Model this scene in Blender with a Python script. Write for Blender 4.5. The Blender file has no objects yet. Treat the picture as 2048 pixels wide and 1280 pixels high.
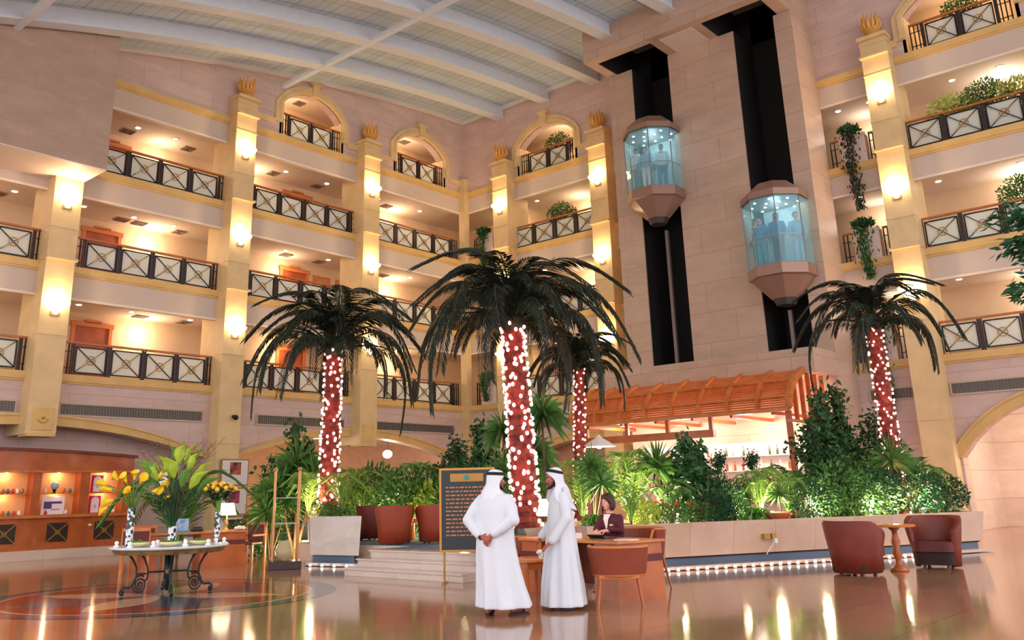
import bpy, bmesh, math, random
from mathutils import Vector, Matrix
R_ = math.radians
PI = math.pi
sc = bpy.context.scene
col = sc.collection

# ---------------------------------------------------------------- camera
cam_d = bpy.data.cameras.new('camera'); cam = bpy.data.objects.new('camera', cam_d); col.objects.link(cam)
_y, _p, _r = .847, .287, -.023
_fw = Vector((math.cos(_p)*math.sin(_y), math.cos(_p)*math.cos(_y), math.sin(_p)))
_rt = Vector((math.cos(_y), -math.sin(_y), 0)); _up = _rt.cross(_fw)
_r2 = _rt*math.cos(_r) + _up*math.sin(_r); _u2 = -_rt*math.sin(_r) + _up*math.cos(_r)
CAM = Vector((-29.38, -27.51, 1.5))
_m = Matrix((( _r2.x, _u2.x, -_fw.x, CAM.x), (_r2.y, _u2.y, -_fw.y, CAM.y), (_r2.z, _u2.z, -_fw.z, CAM.z), (0, 0, 0, 1)))
cam.matrix_world = _m
cam_d.sensor_width = 36; cam_d.sensor_fit = 'HORIZONTAL'
cam_d.lens = 1775.9/2048*36
cam_d.shift_x = (1024-977.2)/2048
cam_d.shift_y = (463.1-640)/2048
cam_d.clip_end = 300
sc.camera = cam

# ---------------------------------------------------------------- world, exposure
w_ = bpy.data.worlds.new('world'); sc.world = w_; w_.use_nodes = True
_bg = w_.node_tree.nodes['Background']
_bg.inputs['Color'].default_value = (.98, .96, 1.0, 1); _bg.inputs['Strength'].default_value = 2.35
sc.view_settings.view_transform = 'Standard'; sc.view_settings.look = 'None'
sc.view_settings.exposure = 0.1; sc.view_settings.gamma = 1.0; sc.view_settings.use_curve_mapping = False
cy = sc.cycles
cy.use_denoising = True
try: cy.denoiser = 'OPENIMAGEDENOISE'
except Exception: pass
cy.max_bounces = 8; cy.diffuse_bounces = 4; cy.glossy_bounces = 4; cy.transparent_max_bounces = 12; cy.transmission_bounces = 6
cy.sample_clamp_indirect = 4.0; cy.caustics_reflective = False; cy.caustics_refractive = False

# ---------------------------------------------------------------- helpers
def s2l(c):
    c /= 255.0
    return c/12.92 if c <= .04045 else ((c+.055)/1.055)**2.4
def C3(r, g, b): return (s2l(r), s2l(g), s2l(b), 1)
MATS = {}
def mat(name, rgb=(200, 200, 200), rough=.6, metal=0., emit=None, estr=0., var=0., vscale=3., bump=0., bscale=20., trans=0., alpha=1., coat=0., rgb2=None, ior=1.45, sub=0., spec=.5):
    """plain principled material with procedural noise variation"""
    if name in MATS: return MATS[name]
    m = bpy.data.materials.new(name); m.use_nodes = True; MATS[name] = m
    nt = m.node_tree; b = nt.nodes['Principled BSDF']
    c = C3(*rgb)
    b.inputs['Base Color'].default_value = c
    b.inputs['Roughness'].default_value = rough; b.inputs['Metallic'].default_value = metal
    b.inputs['Transmission Weight'].default_value = trans; b.inputs['Alpha'].default_value = alpha
    b.inputs['Coat Weight'].default_value = coat; b.inputs['IOR'].default_value = ior
    b.inputs['Specular IOR Level'].default_value = spec
    if emit: b.inputs['Emission Color'].default_value = C3(*emit); b.inputs['Emission Strength'].default_value = estr
    tc = nt.nodes.new('ShaderNodeTexCoord')
    if var or rgb2:
        n = nt.nodes.new('ShaderNodeTexNoise'); n.inputs['Scale'].default_value = vscale; n.inputs['Detail'].default_value = 5
        nt.links.new(tc.outputs['Object'], n.inputs['Vector'])
        r = nt.nodes.new('ShaderNodeValToRGB')
        c2 = C3(*rgb2) if rgb2 else tuple(x*(1-var) for x in c[:3])+(1,)
        c1 = c if rgb2 else tuple(min(1, x*(1+var*.5)) for x in c[:3])+(1,)
        r.color_ramp.elements[0].position = .35; r.color_ramp.elements[1].position = .65
        r.color_ramp.elements[0].color = c2; r.color_ramp.elements[1].color = c1
        nt.links.new(n.outputs['Fac'], r.inputs['Fac']); nt.links.new(r.outputs['Color'], b.inputs['Base Color'])
    if bump:
        n = nt.nodes.new('ShaderNodeTexNoise'); n.inputs['Scale'].default_value = bscale
        nt.links.new(tc.outputs['Object'], n.inputs['Vector'])
        bp = nt.nodes.new('ShaderNodeBump'); bp.inputs['Strength'].default_value = bump; bp.inputs['Distance'].default_value = .02
        nt.links.new(n.outputs['Fac'], bp.inputs['Height']); nt.links.new(bp.outputs['Normal'], b.inputs['Normal'])
    return m

def stone(name, a, b2, mortar, bw=1.6, bh=.78, rough=.35, msize=.012, plane='wall', veins=.0, spec=.5, bump=.0):
    """coursed stone blocks / floor slabs"""
    m = bpy.data.materials.new(name); m.use_nodes = True; MATS[name] = m
    nt = m.node_tree; p = nt.nodes['Principled BSDF']; N = nt.nodes.new; L = nt.links.new
    tc = N('ShaderNodeTexCoord'); sp = N('ShaderNodeSeparateXYZ'); L(tc.outputs['Object'], sp.inputs[0])
    cb = N('ShaderNodeCombineXYZ')
    if plane == 'wall':
        ad = N('ShaderNodeMath'); ad.operation = 'ADD'; L(sp.outputs['X'], ad.inputs[0]); L(sp.outputs['Y'], ad.inputs[1])
        L(ad.outputs[0], cb.inputs['X']); L(sp.outputs['Z'], cb.inputs['Y'])
    elif plane == 'front':
        L(sp.outputs['X'], cb.inputs['X']); L(sp.outputs['Z'], cb.inputs['Y'])
    else:
        L(sp.outputs['X'], cb.inputs['X']); L(sp.outputs['Y'], cb.inputs['Y'])
    br = N('ShaderNodeTexBrick'); L(cb.outputs[0], br.inputs['Vector'])
    br.inputs['Scale'].default_value = 1; br.inputs['Brick Width'].default_value = bw; br.inputs['Row Height'].default_value = bh
    br.inputs['Mortar Size'].default_value = msize; br.inputs['Mortar Smooth'].default_value = .3; br.inputs['Bias'].default_value = 0
    br.inputs['Color1'].default_value = C3(*a); br.inputs['Color2'].default_value = C3(*b2); br.inputs['Mortar'].default_value = C3(*mortar)
    n1 = N('ShaderNodeTexNoise'); n1.inputs['Scale'].default_value = .9; n1.inputs['Detail'].default_value = 8; n1.inputs['Roughness'].default_value = .65
    mp = N('ShaderNodeMapping'); mp.inputs['Scale'].default_value = (1, 1, 3) if plane == 'wall' else (1, 1, 1)
    L(tc.outputs['Object'], mp.inputs['Vector']); L(mp.outputs[0], n1.inputs['Vector'])
    mr = N('ShaderNodeMapRange'); mr.inputs['From Min'].default_value = .3; mr.inputs['From Max'].default_value = .7
    mr.inputs['To Min'].default_value = .86-veins; mr.inputs['To Max'].default_value = 1.08
    L(n1.outputs['Fac'], mr.inputs['Value'])
    mx = N('ShaderNodeMix'); mx.data_type = 'RGBA'; mx.blend_type = 'MULTIPLY'; mx.inputs['Factor'].default_value = 1
    L(br.outputs['Color'], mx.inputs['A']); L(mr.outputs['Result'], mx.inputs['B'])
    L(mx.outputs['Result'], p.inputs['Base Color']); p.inputs['Roughness'].default_value = rough
    p.inputs['Specular IOR Level'].default_value = spec
    return m

PINK = stone('pink_limestone', (213, 186, 177), (206, 178, 168), (186, 153, 141), bw=2.7, bh=.67, rough=.5, msize=.01)
BLKS = stone('bridge_limestone', (184, 156, 138), (178, 150, 131), (170, 140, 120), bw=3.2, bh=1.2, rough=.6, msize=.008)
TAN = stone('tan_limestone', (199, 170, 150), (190, 160, 139), (170, 138, 118), bw=2.1, bh=1.05, rough=.45)
YEL = mat('yellow_stone', (222, 192, 142), .5, var=.08, vscale=2)
YELD = mat('yellow_trim', (218, 180, 114), .5, var=.08, vscale=2)
FAS = mat('fascia_plaster', (206, 187, 172), .8, var=.03, vscale=1)
GWALL = mat('gallery_wall', (226, 196, 160), .8, var=.03)
GCEIL = mat('gallery_ceiling', (232, 214, 196), .85, var=.02)
GFLOOR = mat('gallery_floor', (150, 120, 95), .8)
WOOD = mat('warm_wood', (186, 98, 44), .35, rgb2=(160, 78, 32), vscale=2.2, coat=.2)
WOODL = mat('light_wood', (208, 126, 62), .35, rgb2=(188, 104, 46), vscale=3, coat=.2)
WOODD = mat('dark_wood', (120, 56, 26), .35, rgb2=(96, 42, 20), vscale=3)
CANW = mat('pergola_wood', (214, 124, 66), .45, rgb2=(200, 106, 52), vscale=3)
POSTM = mat('brown_iron', (66, 52, 50), .4, metal=.2)
BLACK = mat('black_iron', (24, 24, 28), .4, metal=.3)
GOLD = mat('aged_brass', (176, 136, 66), .4, metal=.35, var=.2)
FROST = mat('frosted_glass', (240, 244, 236), .3)
_n = FROST.node_tree; _t = _n.nodes.new('ShaderNodeBsdfTranslucent'); _t.inputs['Color'].default_value = (.95, .95, .9, 1); _x = _n.nodes.new('ShaderNodeMixShader'); _x.inputs[0].default_value = .45
_n.links.new(_n.nodes['Principled BSDF'].outputs[0], _x.inputs[1]); _n.links.new(_t.outputs[0], _x.inputs[2]); _n.links.new(_x.outputs[0], _n.nodes['Material Output'].inputs['Surface'])
RAILW = mat('rail_wood', (184, 110, 60), .35, var=.15)
WHITE = mat('white_paint', (228, 224, 220), .5)
SHAFT = mat('black_shaft', (20, 17, 17), .85)
LAMPW = mat('lamp_glow', (255, 240, 215), .5, emit=(255, 226, 180), estr=9)
DLW = mat('downlight_glow', (255, 250, 240), .5, emit=(255, 240, 225), estr=30)

class MB:
    """collects shapes; build() links them as ONE mesh object"""
    def __init__(s): s.v = []; s.f = []; s.mi = []; s.cur = 0; s.M = None
    def add(s, vs, fs):
        b = len(s.v)
        if s.M is not None: vs = [tuple(s.M @ Vector(v)) for v in vs]
        s.v += [tuple(v) for v in vs]; s.f += [tuple(i+b for i in f) for f in fs]; s.mi += [s.cur]*len(fs)
        return s
    def box(s, x0, x1, y0, y1, z0, z1):
        return s.add([(x0,y0,z0),(x1,y0,z0),(x1,y1,z0),(x0,y1,z0),(x0,y0,z1),(x1,y0,z1),(x1,y1,z1),(x0,y1,z1)],
                     [(0,3,2,1),(4,5,6,7),(0,1,5,4),(1,2,6,5),(2,3,7,6),(3,0,4,7)])
    def obox(s, c, sz, rz=0., M=None):
        hx, hy, hz = sz[0]/2, sz[1]/2, sz[2]/2
        T = Matrix.Translation(c) @ (M if M is not None else Matrix.Rotation(rz, 4, 'Z'))
        vs = [T @ Vector((x, y, z)) for z in (-hz, hz) for x, y in ((-hx,-hy),(hx,-hy),(hx,hy),(-hx,hy))]
        return s.add(vs, [(0,3,2,1),(4,5,6,7),(0,1,5,4),(1,2,6,5),(2,3,7,6),(3,0,4,7)])
    def bar(s, a, b, w, h, up=(0, 0, 1)):
        a, b = Vector(a), Vector(b); d = (b-a); L = d.length
        if L < 1e-6: return s
        d.normalize(); u = Vector(up)
        if abs(d.dot(u)) > .98: u = Vector((1, 0, 0))
        x = d.cross(u).normalized(); u = x.cross(d)
        vs = [p + x*sx*w/2 + u*su*h/2 for p in (a, b) for sx, su in ((-1,-1),(1,-1),(1,1),(-1,1))]
        return s.add(vs, [(0,3,2,1),(4,5,6,7),(0,1,5,4),(1,2,6,5),(2,3,7,6),(3,0,4,7)])
    def extrude(s, poly, vec):
        n = len(poly); v = Vector(vec)
        vs = [Vector(p) for p in poly]+[Vector(p)+v for p in poly]
        return s.add(vs, [tuple(range(n-1, -1, -1)), tuple(range(n, 2*n))]+[(i, (i+1) % n, n+(i+1) % n, n+i) for i in range(n)])
    def tube(s, pts, r, n=8, caps=True, closed=False):
        pts = [Vector(p) for p in pts]; k = len(pts)
        rs = r if isinstance(r, (list, tuple)) else [r]*k
        ref = None; rings = []
        for i, p in enumerate(pts):
            if closed: t = pts[(i+1) % k]-pts[i-1]
            else: t = pts[min(i+1, k-1)]-pts[max(i-1, 0)]
            if t.length < 1e-9: t = Vector((0, 0, 1))
            t.normalize()
            if ref is None:
                ref = Vector((0, 0, 1)) if abs(t.z) < .9 else Vector((1, 0, 0))
            ref = (ref - t*ref.dot(t))
            if ref.length < 1e-6: ref = t.orthogonal()
            ref.normalize(); bn = t.cross(ref)
            rings.append([p + (ref*math.cos(a)+bn*math.sin(a))*rs[i] for a in [2*PI*j/n for j in range(n)]])
        vs = [q for ring in rings for q in ring]; fs = []
        for i in range(k if closed else k-1):
            i2 = (i+1) % k
            for j in range(n): fs.append((i*n+j, i*n+(j+1) % n, i2*n+(j+1) % n, i2*n+j))
        if caps and not closed: fs += [tuple(range(n-1, -1, -1)), tuple(range((k-1)*n, k*n))]
        return s.add(vs, fs)
    def lathe(s, prof, c=(0, 0, 0), n=20, a0=0., a1=2*PI, cap=True):
        full = abs(a1-a0-2*PI) < 1e-6; k = n if full else n+1
        vs = []; fs = []
        for r, z in prof:
            for j in range(k):
                a = a0+(a1-a0)*j/n; vs.append((c[0]+r*math.cos(a), c[1]+r*math.sin(a), c[2]+z))
        for i in range(len(prof)-1):
            for j in range(n):
                j2 = (j+1) % k; fs.append((i*k+j, i*k+j2, (i+1)*k+j2, (i+1)*k+j))
        if cap and full:
            if prof[0][0] > 1e-5: fs.append(tuple(range(k-1, -1, -1)))
            if prof[-1][0] > 1e-5: fs.append(tuple(range((len(prof)-1)*k, len(prof)*k)))
        return s.add(vs, fs)
    def ball(s, c, r, n=10, m=6, sc3=(1, 1, 1)):
        vs = []; fs = []
        for i in range(m+1):
            t = PI*i/m
            for j in range(n):
                a = 2*PI*j/n; vs.append((c[0]+r*sc3[0]*math.sin(t)*math.cos(a), c[1]+r*sc3[1]*math.sin(t)*math.sin(a), c[2]-r*sc3[2]*math.cos(t)))
        for i in range(m):
            for j in range(n): fs.append((i*n+j, i*n+(j+1) % n, (i+1)*n+(j+1) % n, (i+1)*n+j))
        return s.add(vs, fs)
    def loft(s, rings, caps=True):
        n = len(rings[0]); vs = [q for r in rings for q in r]; fs = []
        for i in range(len(rings)-1):
            for j in range(n): fs.append((i*n+j, i*n+(j+1) % n, (i+1)*n+(j+1) % n, (i+1)*n+j))
        if caps: fs += [tuple(range(n-1, -1, -1)), tuple(range((len(rings)-1)*n, len(rings)*n))]
        return s.add(vs, fs)
    def leaf(s, p, d, L, w, nrm=None, droop=0.):
        p = Vector(p); d = Vector(d).normalized()
        n = Vector(nrm) if nrm is not None else Vector((0, 0, 1))
        x = d.cross(n)
        if x.length < 1e-4: x = d.orthogonal()
        x.normalize(); up = x.cross(d)
        m = p+d*L*.45+up*(w*.15); t = p+d*L-Vector((0, 0, droop*L))
        return s.add([p, m+x*w/2, t, m-x*w/2], [(0, 1, 2, 3)])
    def wbox(s, w, u0, u1, d0, d1, z0, z1):
        if w == 'L': return s.box(-u1, -u0, -d1, -d0, z0, z1)
        return s.box(-d1, -d0, -u1, -u0, z0, z1)
    def build(s, name, m, parent=None, smooth=False, kind=None, bevel=0., loc=None):
        me = bpy.data.meshes.new(name); me.from_pydata(s.v, [], s.f)
        ms = m if isinstance(m, (list, tuple)) else [m]
        for x in ms: me.materials.append(x)
        if len(ms) > 1: me.polygons.foreach_set('material_index', s.mi)
        bm = bmesh.new(); bm.from_mesh(me); bmesh.ops.recalc_face_normals(bm, faces=bm.faces); bm.to_mesh(me); bm.free()
        if smooth: me.polygons.foreach_set('use_smooth', [True]*len(me.polygons))
        me.update()
        o = bpy.data.objects.new(name, me); col.objects.link(o)
        if parent: o.parent = parent
        if loc is not None: o.location = loc
        if kind: o['kind'] = kind
        if bevel:
            bv = o.modifiers.new('bevel', 'BEVEL'); bv.width = bevel; bv.segments = 2; bv.limit_method = 'ANGLE'; bv.angle_limit = R_(40)
        return o

def WP(w, u, d, z): return Vector((-u, -d, z)) if w == 'L' else Vector((-d, -u, z))
def tag(o, label=None, cat=None, group=None, kind=None):
    if label: o['label'] = label
    if cat: o['category'] = cat
    if group: o['group'] = group
    if kind: o['kind'] = kind
    return o
def thing(name, label, cat, loc=(0, 0, 0), rz=0., group=None):
    o = bpy.data.objects.new(name, None); col.objects.link(o); o.empty_display_size = .1
    o.location = loc; o.rotation_euler = (0, 0, rz)
    return tag(o, label, cat, group)
KIDS = {}
def dup(root, loc, rz=None, label=None, group=None, scale=None):
    r = root.copy(); col.objects.link(r); r.location = loc
    if rz is not None: r.rotation_euler = (0, 0, rz)
    if scale: r.scale = (scale,)*3 if not isinstance(scale, tuple) else scale
    if label: r['label'] = label
    if group: r['group'] = group
    for ch in root.children:
        c = ch.copy(); col.objects.link(c); c.parent = r
        for g in ch.children:
            d = g.copy(); col.objects.link(d); d.parent = c
    return r
def lamp(name, loc, power, color=(255, 214, 160), r=.08, parent=None, kind='POINT', **k):
    d = bpy.data.lights.new(name, kind); d.energy = power; d.color = C3(*color)[:3]
    if kind in ('POINT', 'SPOT'): d.shadow_soft_size = r
    for a, b in k.items(): setattr(d, a, b)
    o = bpy.data.objects.new(name, d); col.objects.link(o); o.location = loc
    if parent: o.parent = parent
    return o
LV = [5.25, 8.58, 11.91, 15.24]     # gallery floor levels
COLS = {'L': {'A': 18.5, 'B': 12.35, 'C': 6.2}, 'R': {'D': 2.75, 'E': 8.1, 'F': 19.45}}
def roof_z(x): u = max(0., -x); return 18.95-.045*u-.0058*u*u
# ================================================================ setting: floor, roof, walls
def floor_mat():
    m = stone('polished_marble_floor', (174, 128, 96), (166, 120, 88), (120, 84, 62), bw=1.2, bh=1.2, rough=.1, msize=.01, plane='floor', veins=.06)
    nt = m.node_tree
    for n in nt.nodes:
        if n.type == 'TEX_BRICK': n.offset = 0
    nt.nodes['Principled BSDF'].inputs['Coat Weight'].default_value = .1
    nt.nodes['Principled BSDF'].inputs['Coat Roughness'].default_value = .04
    return m
FLOORM = floor_mat()
MB().box(-45, 9, -45, 9, -.3, 0).build('floor', FLOORM, kind='structure')

def roof_mat():
    m = bpy.data.materials.new('roof_panels'); m.use_nodes = True; nt = m.node_tree; N = nt.nodes.new; L = nt.links.new
    p = nt.nodes['Principled BSDF']; tc = N('ShaderNodeTexCoord')
    def grid(bw, bh, ms, c1, c2, cm):
        b = N('ShaderNodeTexBrick'); b.offset = 0; L(tc.outputs['Object'], b.inputs['Vector'])
        b.inputs['Scale'].default_value = 1; b.inputs['Brick Width'].default_value = bw; b.inputs['Row Height'].default_value = bh
        b.inputs['Mortar Size'].default_value = ms; b.inputs['Mortar Smooth'].default_value = .2
        b.inputs['Color1'].default_value = C3(*c1); b.inputs['Color2'].default_value = C3(*c2); b.inputs['Mortar'].default_value = C3(*cm)
        return b
    a = grid(.35, 1.4, .012, (200, 216, 230), (192, 207, 221), (160, 172, 184))
    b = grid(1.4, .7, .018, (255, 255, 255), (250, 250, 250), (205, 207, 207))
    mx = N('ShaderNodeMix'); mx.data_type = 'RGBA'; mx.blend_type = 'MULTIPLY'; mx.inputs['Factor'].default_value = 1
    L(a.outputs['Color'], mx.inputs['A']); L(b.outputs['Color'], mx.inputs['B']); L(mx.outputs['Result'], p.inputs['Base Color'])
    p.inputs['Roughness'].default_value = .6
    return m
ROOFM = roof_mat()
BEAM = mat('white_steel', (216, 224, 234), .5, var=.03)
mb = MB(); xs = [2-i*1.0 for i in range(34)]
rings = [[(x, .6, roof_z(x)), (x, .6, roof_z(x)+.3), (x, -36, roof_z(x)+.3), (x, -36, roof_z(x))] for x in xs]
mb.loft(rings).build('ceiling', ROOFM, kind='structure')
def rib(y, x_end=0., h=.52, w=.34):
    mb = MB(); xr = [x_end-i*1.0 for i in range(32)]
    rings = [[(x, y-w/2, roof_z(x)-h), (x, y+w/2, roof_z(x)-h), (x, y+w/2, roof_z(x)+.02), (x, y-w/2, roof_z(x)+.02)] for x in xr]
    mb.loft(rings)
    # bottom flange
    rings = [[(x, y-w*.75, roof_z(x)-h-.05), (x, y+w*.75, roof_z(x)-h-.05), (x, y+w*.75, roof_z(x)-h), (x, y-w*.75, roof_z(x)-h)] for x in xr]
    mb.loft(rings)
    return mb
NTR = [0]
def trim(mb, m, **k):
    NTR[0] += 1
    return mb.build('trim_%d' % NTR[0], m, kind='structure', **k)
for y in (-2.45, -5.15, -7.9): trim(rib(y), BEAM)
for y in (-10.75, -13.5, -16.3): trim(rib(y, -3.35), BEAM)
for y in (-19.1, -21.9, -24.7): trim(rib(y), BEAM)
for x in (-10.45, -21.1):       # cross purlins under the deck
    mb = MB(); z = roof_z(x)-.62; mb.box(x-.1, x+.1, -34, -.02, z, z+.16); trim(mb, BEAM)
mb = MB(); rings = [[(x, -.02, roof_z(x)-.14), (x, -.22, roof_z(x)-.14), (x, -.22, roof_z(x)+.03), (x, -.02, roof_z(x)+.03)] for x in [0-i for i in range(30)]]
trim(mb.loft(rings), WHITE)
trim(MB().box(-.16, -.02, -9.6, 0, 18.8, 18.98), WHITE)

TH = .45      # wall thickness
def arch_pts(u0, u1, zs, zp, n=16):
    """flat segmental arch: list of (u, z)"""
    c = (u0+u1)/2; h = (u1-u0)/2; rise = zp-zs; Rr = (h*h+rise*rise)/(2*rise); zc = zp-Rr
    return [(u, zc+math.sqrt(max(0, Rr*Rr-(u-c)**2))) for u in [u0+(u1-u0)*i/n for i in range(n+1)]]
def wall_over_arch(mb, w, u0, u1, zs, zp, ztop, d0=-TH, d1=0.):
    P = arch_pts(u0, u1, zs, zp)
    for (a, za), (b, zb) in zip(P, P[1:]):
        f = lambda z: z if not callable(ztop) else z
        za_, zb_ = (ztop(a), ztop(b)) if callable(ztop) else (ztop, ztop)
        mb.add([WP(w, a, d0, za), WP(w, b, d0, zb), WP(w, b, d0, zb_), WP(w, a, d0, za_), WP(w, a, d1, za), WP(w, b, d1, zb), WP(w, b, d1, zb_), WP(w, a, d1, za_)],
               [(0,3,2,1),(4,5,6,7),(0,1,5,4),(1,2,6,5),(2,3,7,6),(3,0,4,7)])
def archivolt(mb, w, u0, u1, zs, zp, t, d0, d1, legs=0., n=16):
    P = arch_pts(u0, u1, zs, zp, n); Q = arch_pts(u0-t, u1+t, zs, zp+t, n)
    inner = ([(u0, zs-legs)] if legs else [])+P+([(u1, zs-legs)] if legs else [])
    outer = ([(u0-t, zs-legs)] if legs else [])+Q+([(u1+t, zs-legs)] if legs else [])
    for (a, b, c, d) in zip(inner, inner[1:], outer, outer[1:]):
        pts = [a, b, d, c]
        vs = [WP(w, u, d0, z) for u, z in pts]+[WP(w, u, d1, z) for u, z in pts]
        mb.add(vs, [(0,3,2,1),(4,5,6,7),(0,1,5,4),(1,2,6,5),(2,3,7,6),(3,0,4,7)])
def sloped(mb, w, u0, u1, z0, d0=-TH, d1=0., top=None):
    """wall piece whose top follows the roof"""
    n = max(1, int((u1-u0)/.8))
    for i in range(n):
        a, b = u0+(u1-u0)*i/n, u0+(u1-u0)*(i+1)/n
        za, zb = (roof_z(-a)+.02, roof_z(-b)+.02) if w == 'L' else (18.99, 18.99)
        mb.add([WP(w, a, d0, z0), WP(w, b, d0, z0), WP(w, b, d0, zb), WP(w, a, d0, za), WP(w, a, d1, z0), WP(w, b, d1, z0), WP(w, b, d1, zb), WP(w, a, d1, za)],
               [(0,3,2,1),(4,5,6,7),(0,1,5,4),(1,2,6,5),(2,3,7,6),(3,0,4,7)])
WEND = {'L': 27., 'R': 31.}
TOWU = (9.65, 17.25)
WIN = {'L': [(7.45, 10.45), (1.35, 4.4)], 'R': [(3.5, 6.65), (20.35, 23.6)]}
def upper_wall(w):
    mb = MB(); edges = 0.
    segs = []; u = 0.
    for a, b in sorted(WIN[w]):
        sloped(mb, w, u, a, LV[3]-.02)
        wall_over_arch(mb, w, a, b, 16.6, 17.35, (lambda q: roof_z(-q)+.02) if w == 'L' else 18.99)
        u = b
    sloped(mb, w, u, WEND[w], LV[3]-.02)
    return mb
GARCH = {'L': [(.55, 11.85, 2.85, 3.75), (12.85, 24.2, 2.85, 3.72)], 'R': [(3.3, 9.6, 2.7, 3.5), (19.95, 26.2, 2.2, 3.85)]}
def ground_wall(w):
    mb = MB(); u = 0.
    for a, b, zs, zp in GARCH[w]:
        mb.wbox(w, u, a, -TH, 0, 0, 5.0)
        wall_over_arch(mb, w, a, b, zs, zp, 5.0); u = b
    mb.wbox(w, u, WEND[w], -TH, 0, 0, 5.0)
    return mb
for w, side in (('L', 'left'), ('R', 'right')):
    mb = upper_wall(w); g = ground_wall(w); mb.add(g.v, g.f)
    mb.build('wall_'+side, PINK, kind='structure')
    # gallery shell: back wall, slabs
    GD = 2.6
    u0s = .0 if w == 'L' else 0.
    mb = MB(); mb.wbox(w, -GD-.25, WEND[w], -GD-.25, -GD, 4.2, 18.6)
    mb.build('wall_%s_back' % side, GWALL, kind='structure')
    for k, z in enumerate(LV):
        mb = MB(); mb.wbox(w, -GD if w == 'L' else 0., WEND[w], -GD, -.02, z-.86, z-.01); o = mb.build('ceiling.00%d' % (k+1), GCEIL, kind='structure')
        if k < 4:
            mb = MB(); mb.wbox(w, -GD if w == 'L' else .03, WEND[w], -GD, -.03, z-.012, z+.002); mb.build('floor.00%d' % (k+1), GFLOOR, kind='structure')
    mb = MB(); mb.wbox(w, -GD if w == 'L' else TH, WEND[w], -GD, -TH, 17.9, 18.05); mb.build('ceiling.005', GCEIL, kind='structure')
    # fascias and trims per level
    for k, z in enumerate(LV):
        if k:
            mb = MB(); mb.wbox(w, 0, WEND[w], -.2, -.005, z-1.0, z-.05); mb.build('wall_%s_fascia' % side, FAS, kind='structure')
            mb = MB(); mb.wbox(w, .02, WEND[w], -.1, .04, z-1.06, z-.98); trim(mb, GCEIL)
        mb = MB(); mb.wbox(w, .02, WEND[w], -.35, .1, z-.22, z)
        mb.wbox(w, .02, WEND[w], -.1, .05, z-.28, z-.22); trim(mb, YELD)
    # end caps inside the galleries at the far ends
for w in 'LR':
    # arched window surrounds on the top level with keystone and linking ledge
    for (a, b) in WIN[w]:
        mb = MB(); archivolt(mb, w, a, b, 16.6, 17.35, .34, -.1, .1, legs=.85)
        archivolt(mb, w, a-.02, b+.02, 16.62, 17.37, .12, .1, .15, legs=.85)
        c = (a+b)/2; mb.wbox(w, c-.16, c+.16, -.05, .2, 17.3, 17.86); mb.wbox(w, c-.26, c+.26, -.05, .24, 17.8, 17.92)
        trim(mb, YEL)
        mb = MB(); mb.wbox(w, a-.1, a+.02, -2.5, 0, 15.2, 16.66); mb.wbox(w, b-.02, b+.1, -2.5, 0, 15.2, 16.66)
        trim(mb, YEL)
# ledges between the windows and the columns
def ledge(w, u0, u1, z=15.72): trim(MB().wbox(w, u0, u1, -.02, .08, z-.13, z+.12), YEL)
for w, u0, u1 in (('L', 4.72, 5.8), ('L', 6.6, 7.15), ('L', 10.77, 11.95), ('L', .25, 1.05), ('R', 3.15, 3.2), ('R', 6.97, 7.7), ('R', 19.85, 20.05)): ledge(w, u0, u1)

# ---------------------------------------------------------------- columns
def column(w, u, base=0., plaque=False):
    mb = MB(); h = .43
    mb.wbox(w, u-h, u+h, -.9, .55, base, 16.0)                        # shaft with its pier behind
    for z in (3.3, 6.3, 9.6, 12.95, 14.6):                               # shadow-groove bands
        if z > base: mb.wbox(w, u-h-.015, u+h+.015, .2, .57, z, z+.05)
    mb.wbox(w, u-h-.02, u+h+.02, 0, .58, 15.72, 15.8); mb.wbox(w, u-h-.04, u+h+.04, 0, .7, 15.9, 16.02)
    for z in LV:
        if z > 6: mb.wbox(w, u-h-.03, u+h+.03, .1, .72, z+.0, z+.07)      # light-catching ledges
    if base < .1: mb.wbox(w, u-h-.05, u+h+.05, .0, .62, 0, .3)
    trim(mb, YEL)
    if plaque:
        mb = MB(); mb.wbox(w, u-.29, u+.29, .55, .6, base+.12, base+.75); mb.wbox(w, u-.4, u+.4, .0, .6, base-.06, base+.04)
        trim(mb, YELD)
for w in 'LR':
    for n, u in COLS[w].items():
        low = (n in 'AC'); column(w, u, 3.42 if low else 0., plaque=low)
column('L', 24.65); column('R', 25.2)
# corner pilaster
mb = MB(); mb.box(-.34, 0, -.34, 0, 0, 15.9); mb.box(-.4, 0, -.4, 0, 15.15, 15.3); trim(mb, YEL)
mb = MB(); mb.box(-.06, .3, -.06, .3, 15.9, 18.9); trim(mb, PINK)

# ---------------------------------------------------------------- ground-floor arch bands
for w in 'LR':
    for a, b, zs, zp in GARCH[w]:
        mb = MB(); archivolt(mb, w, a, b, zs, zp, .3, -.1, .09, n=24); archivolt(mb, w, a-.25, b+.25, zs+.02, zp+.25, .07, .05, .14, n=24)
        trim(mb, YELD)
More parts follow.
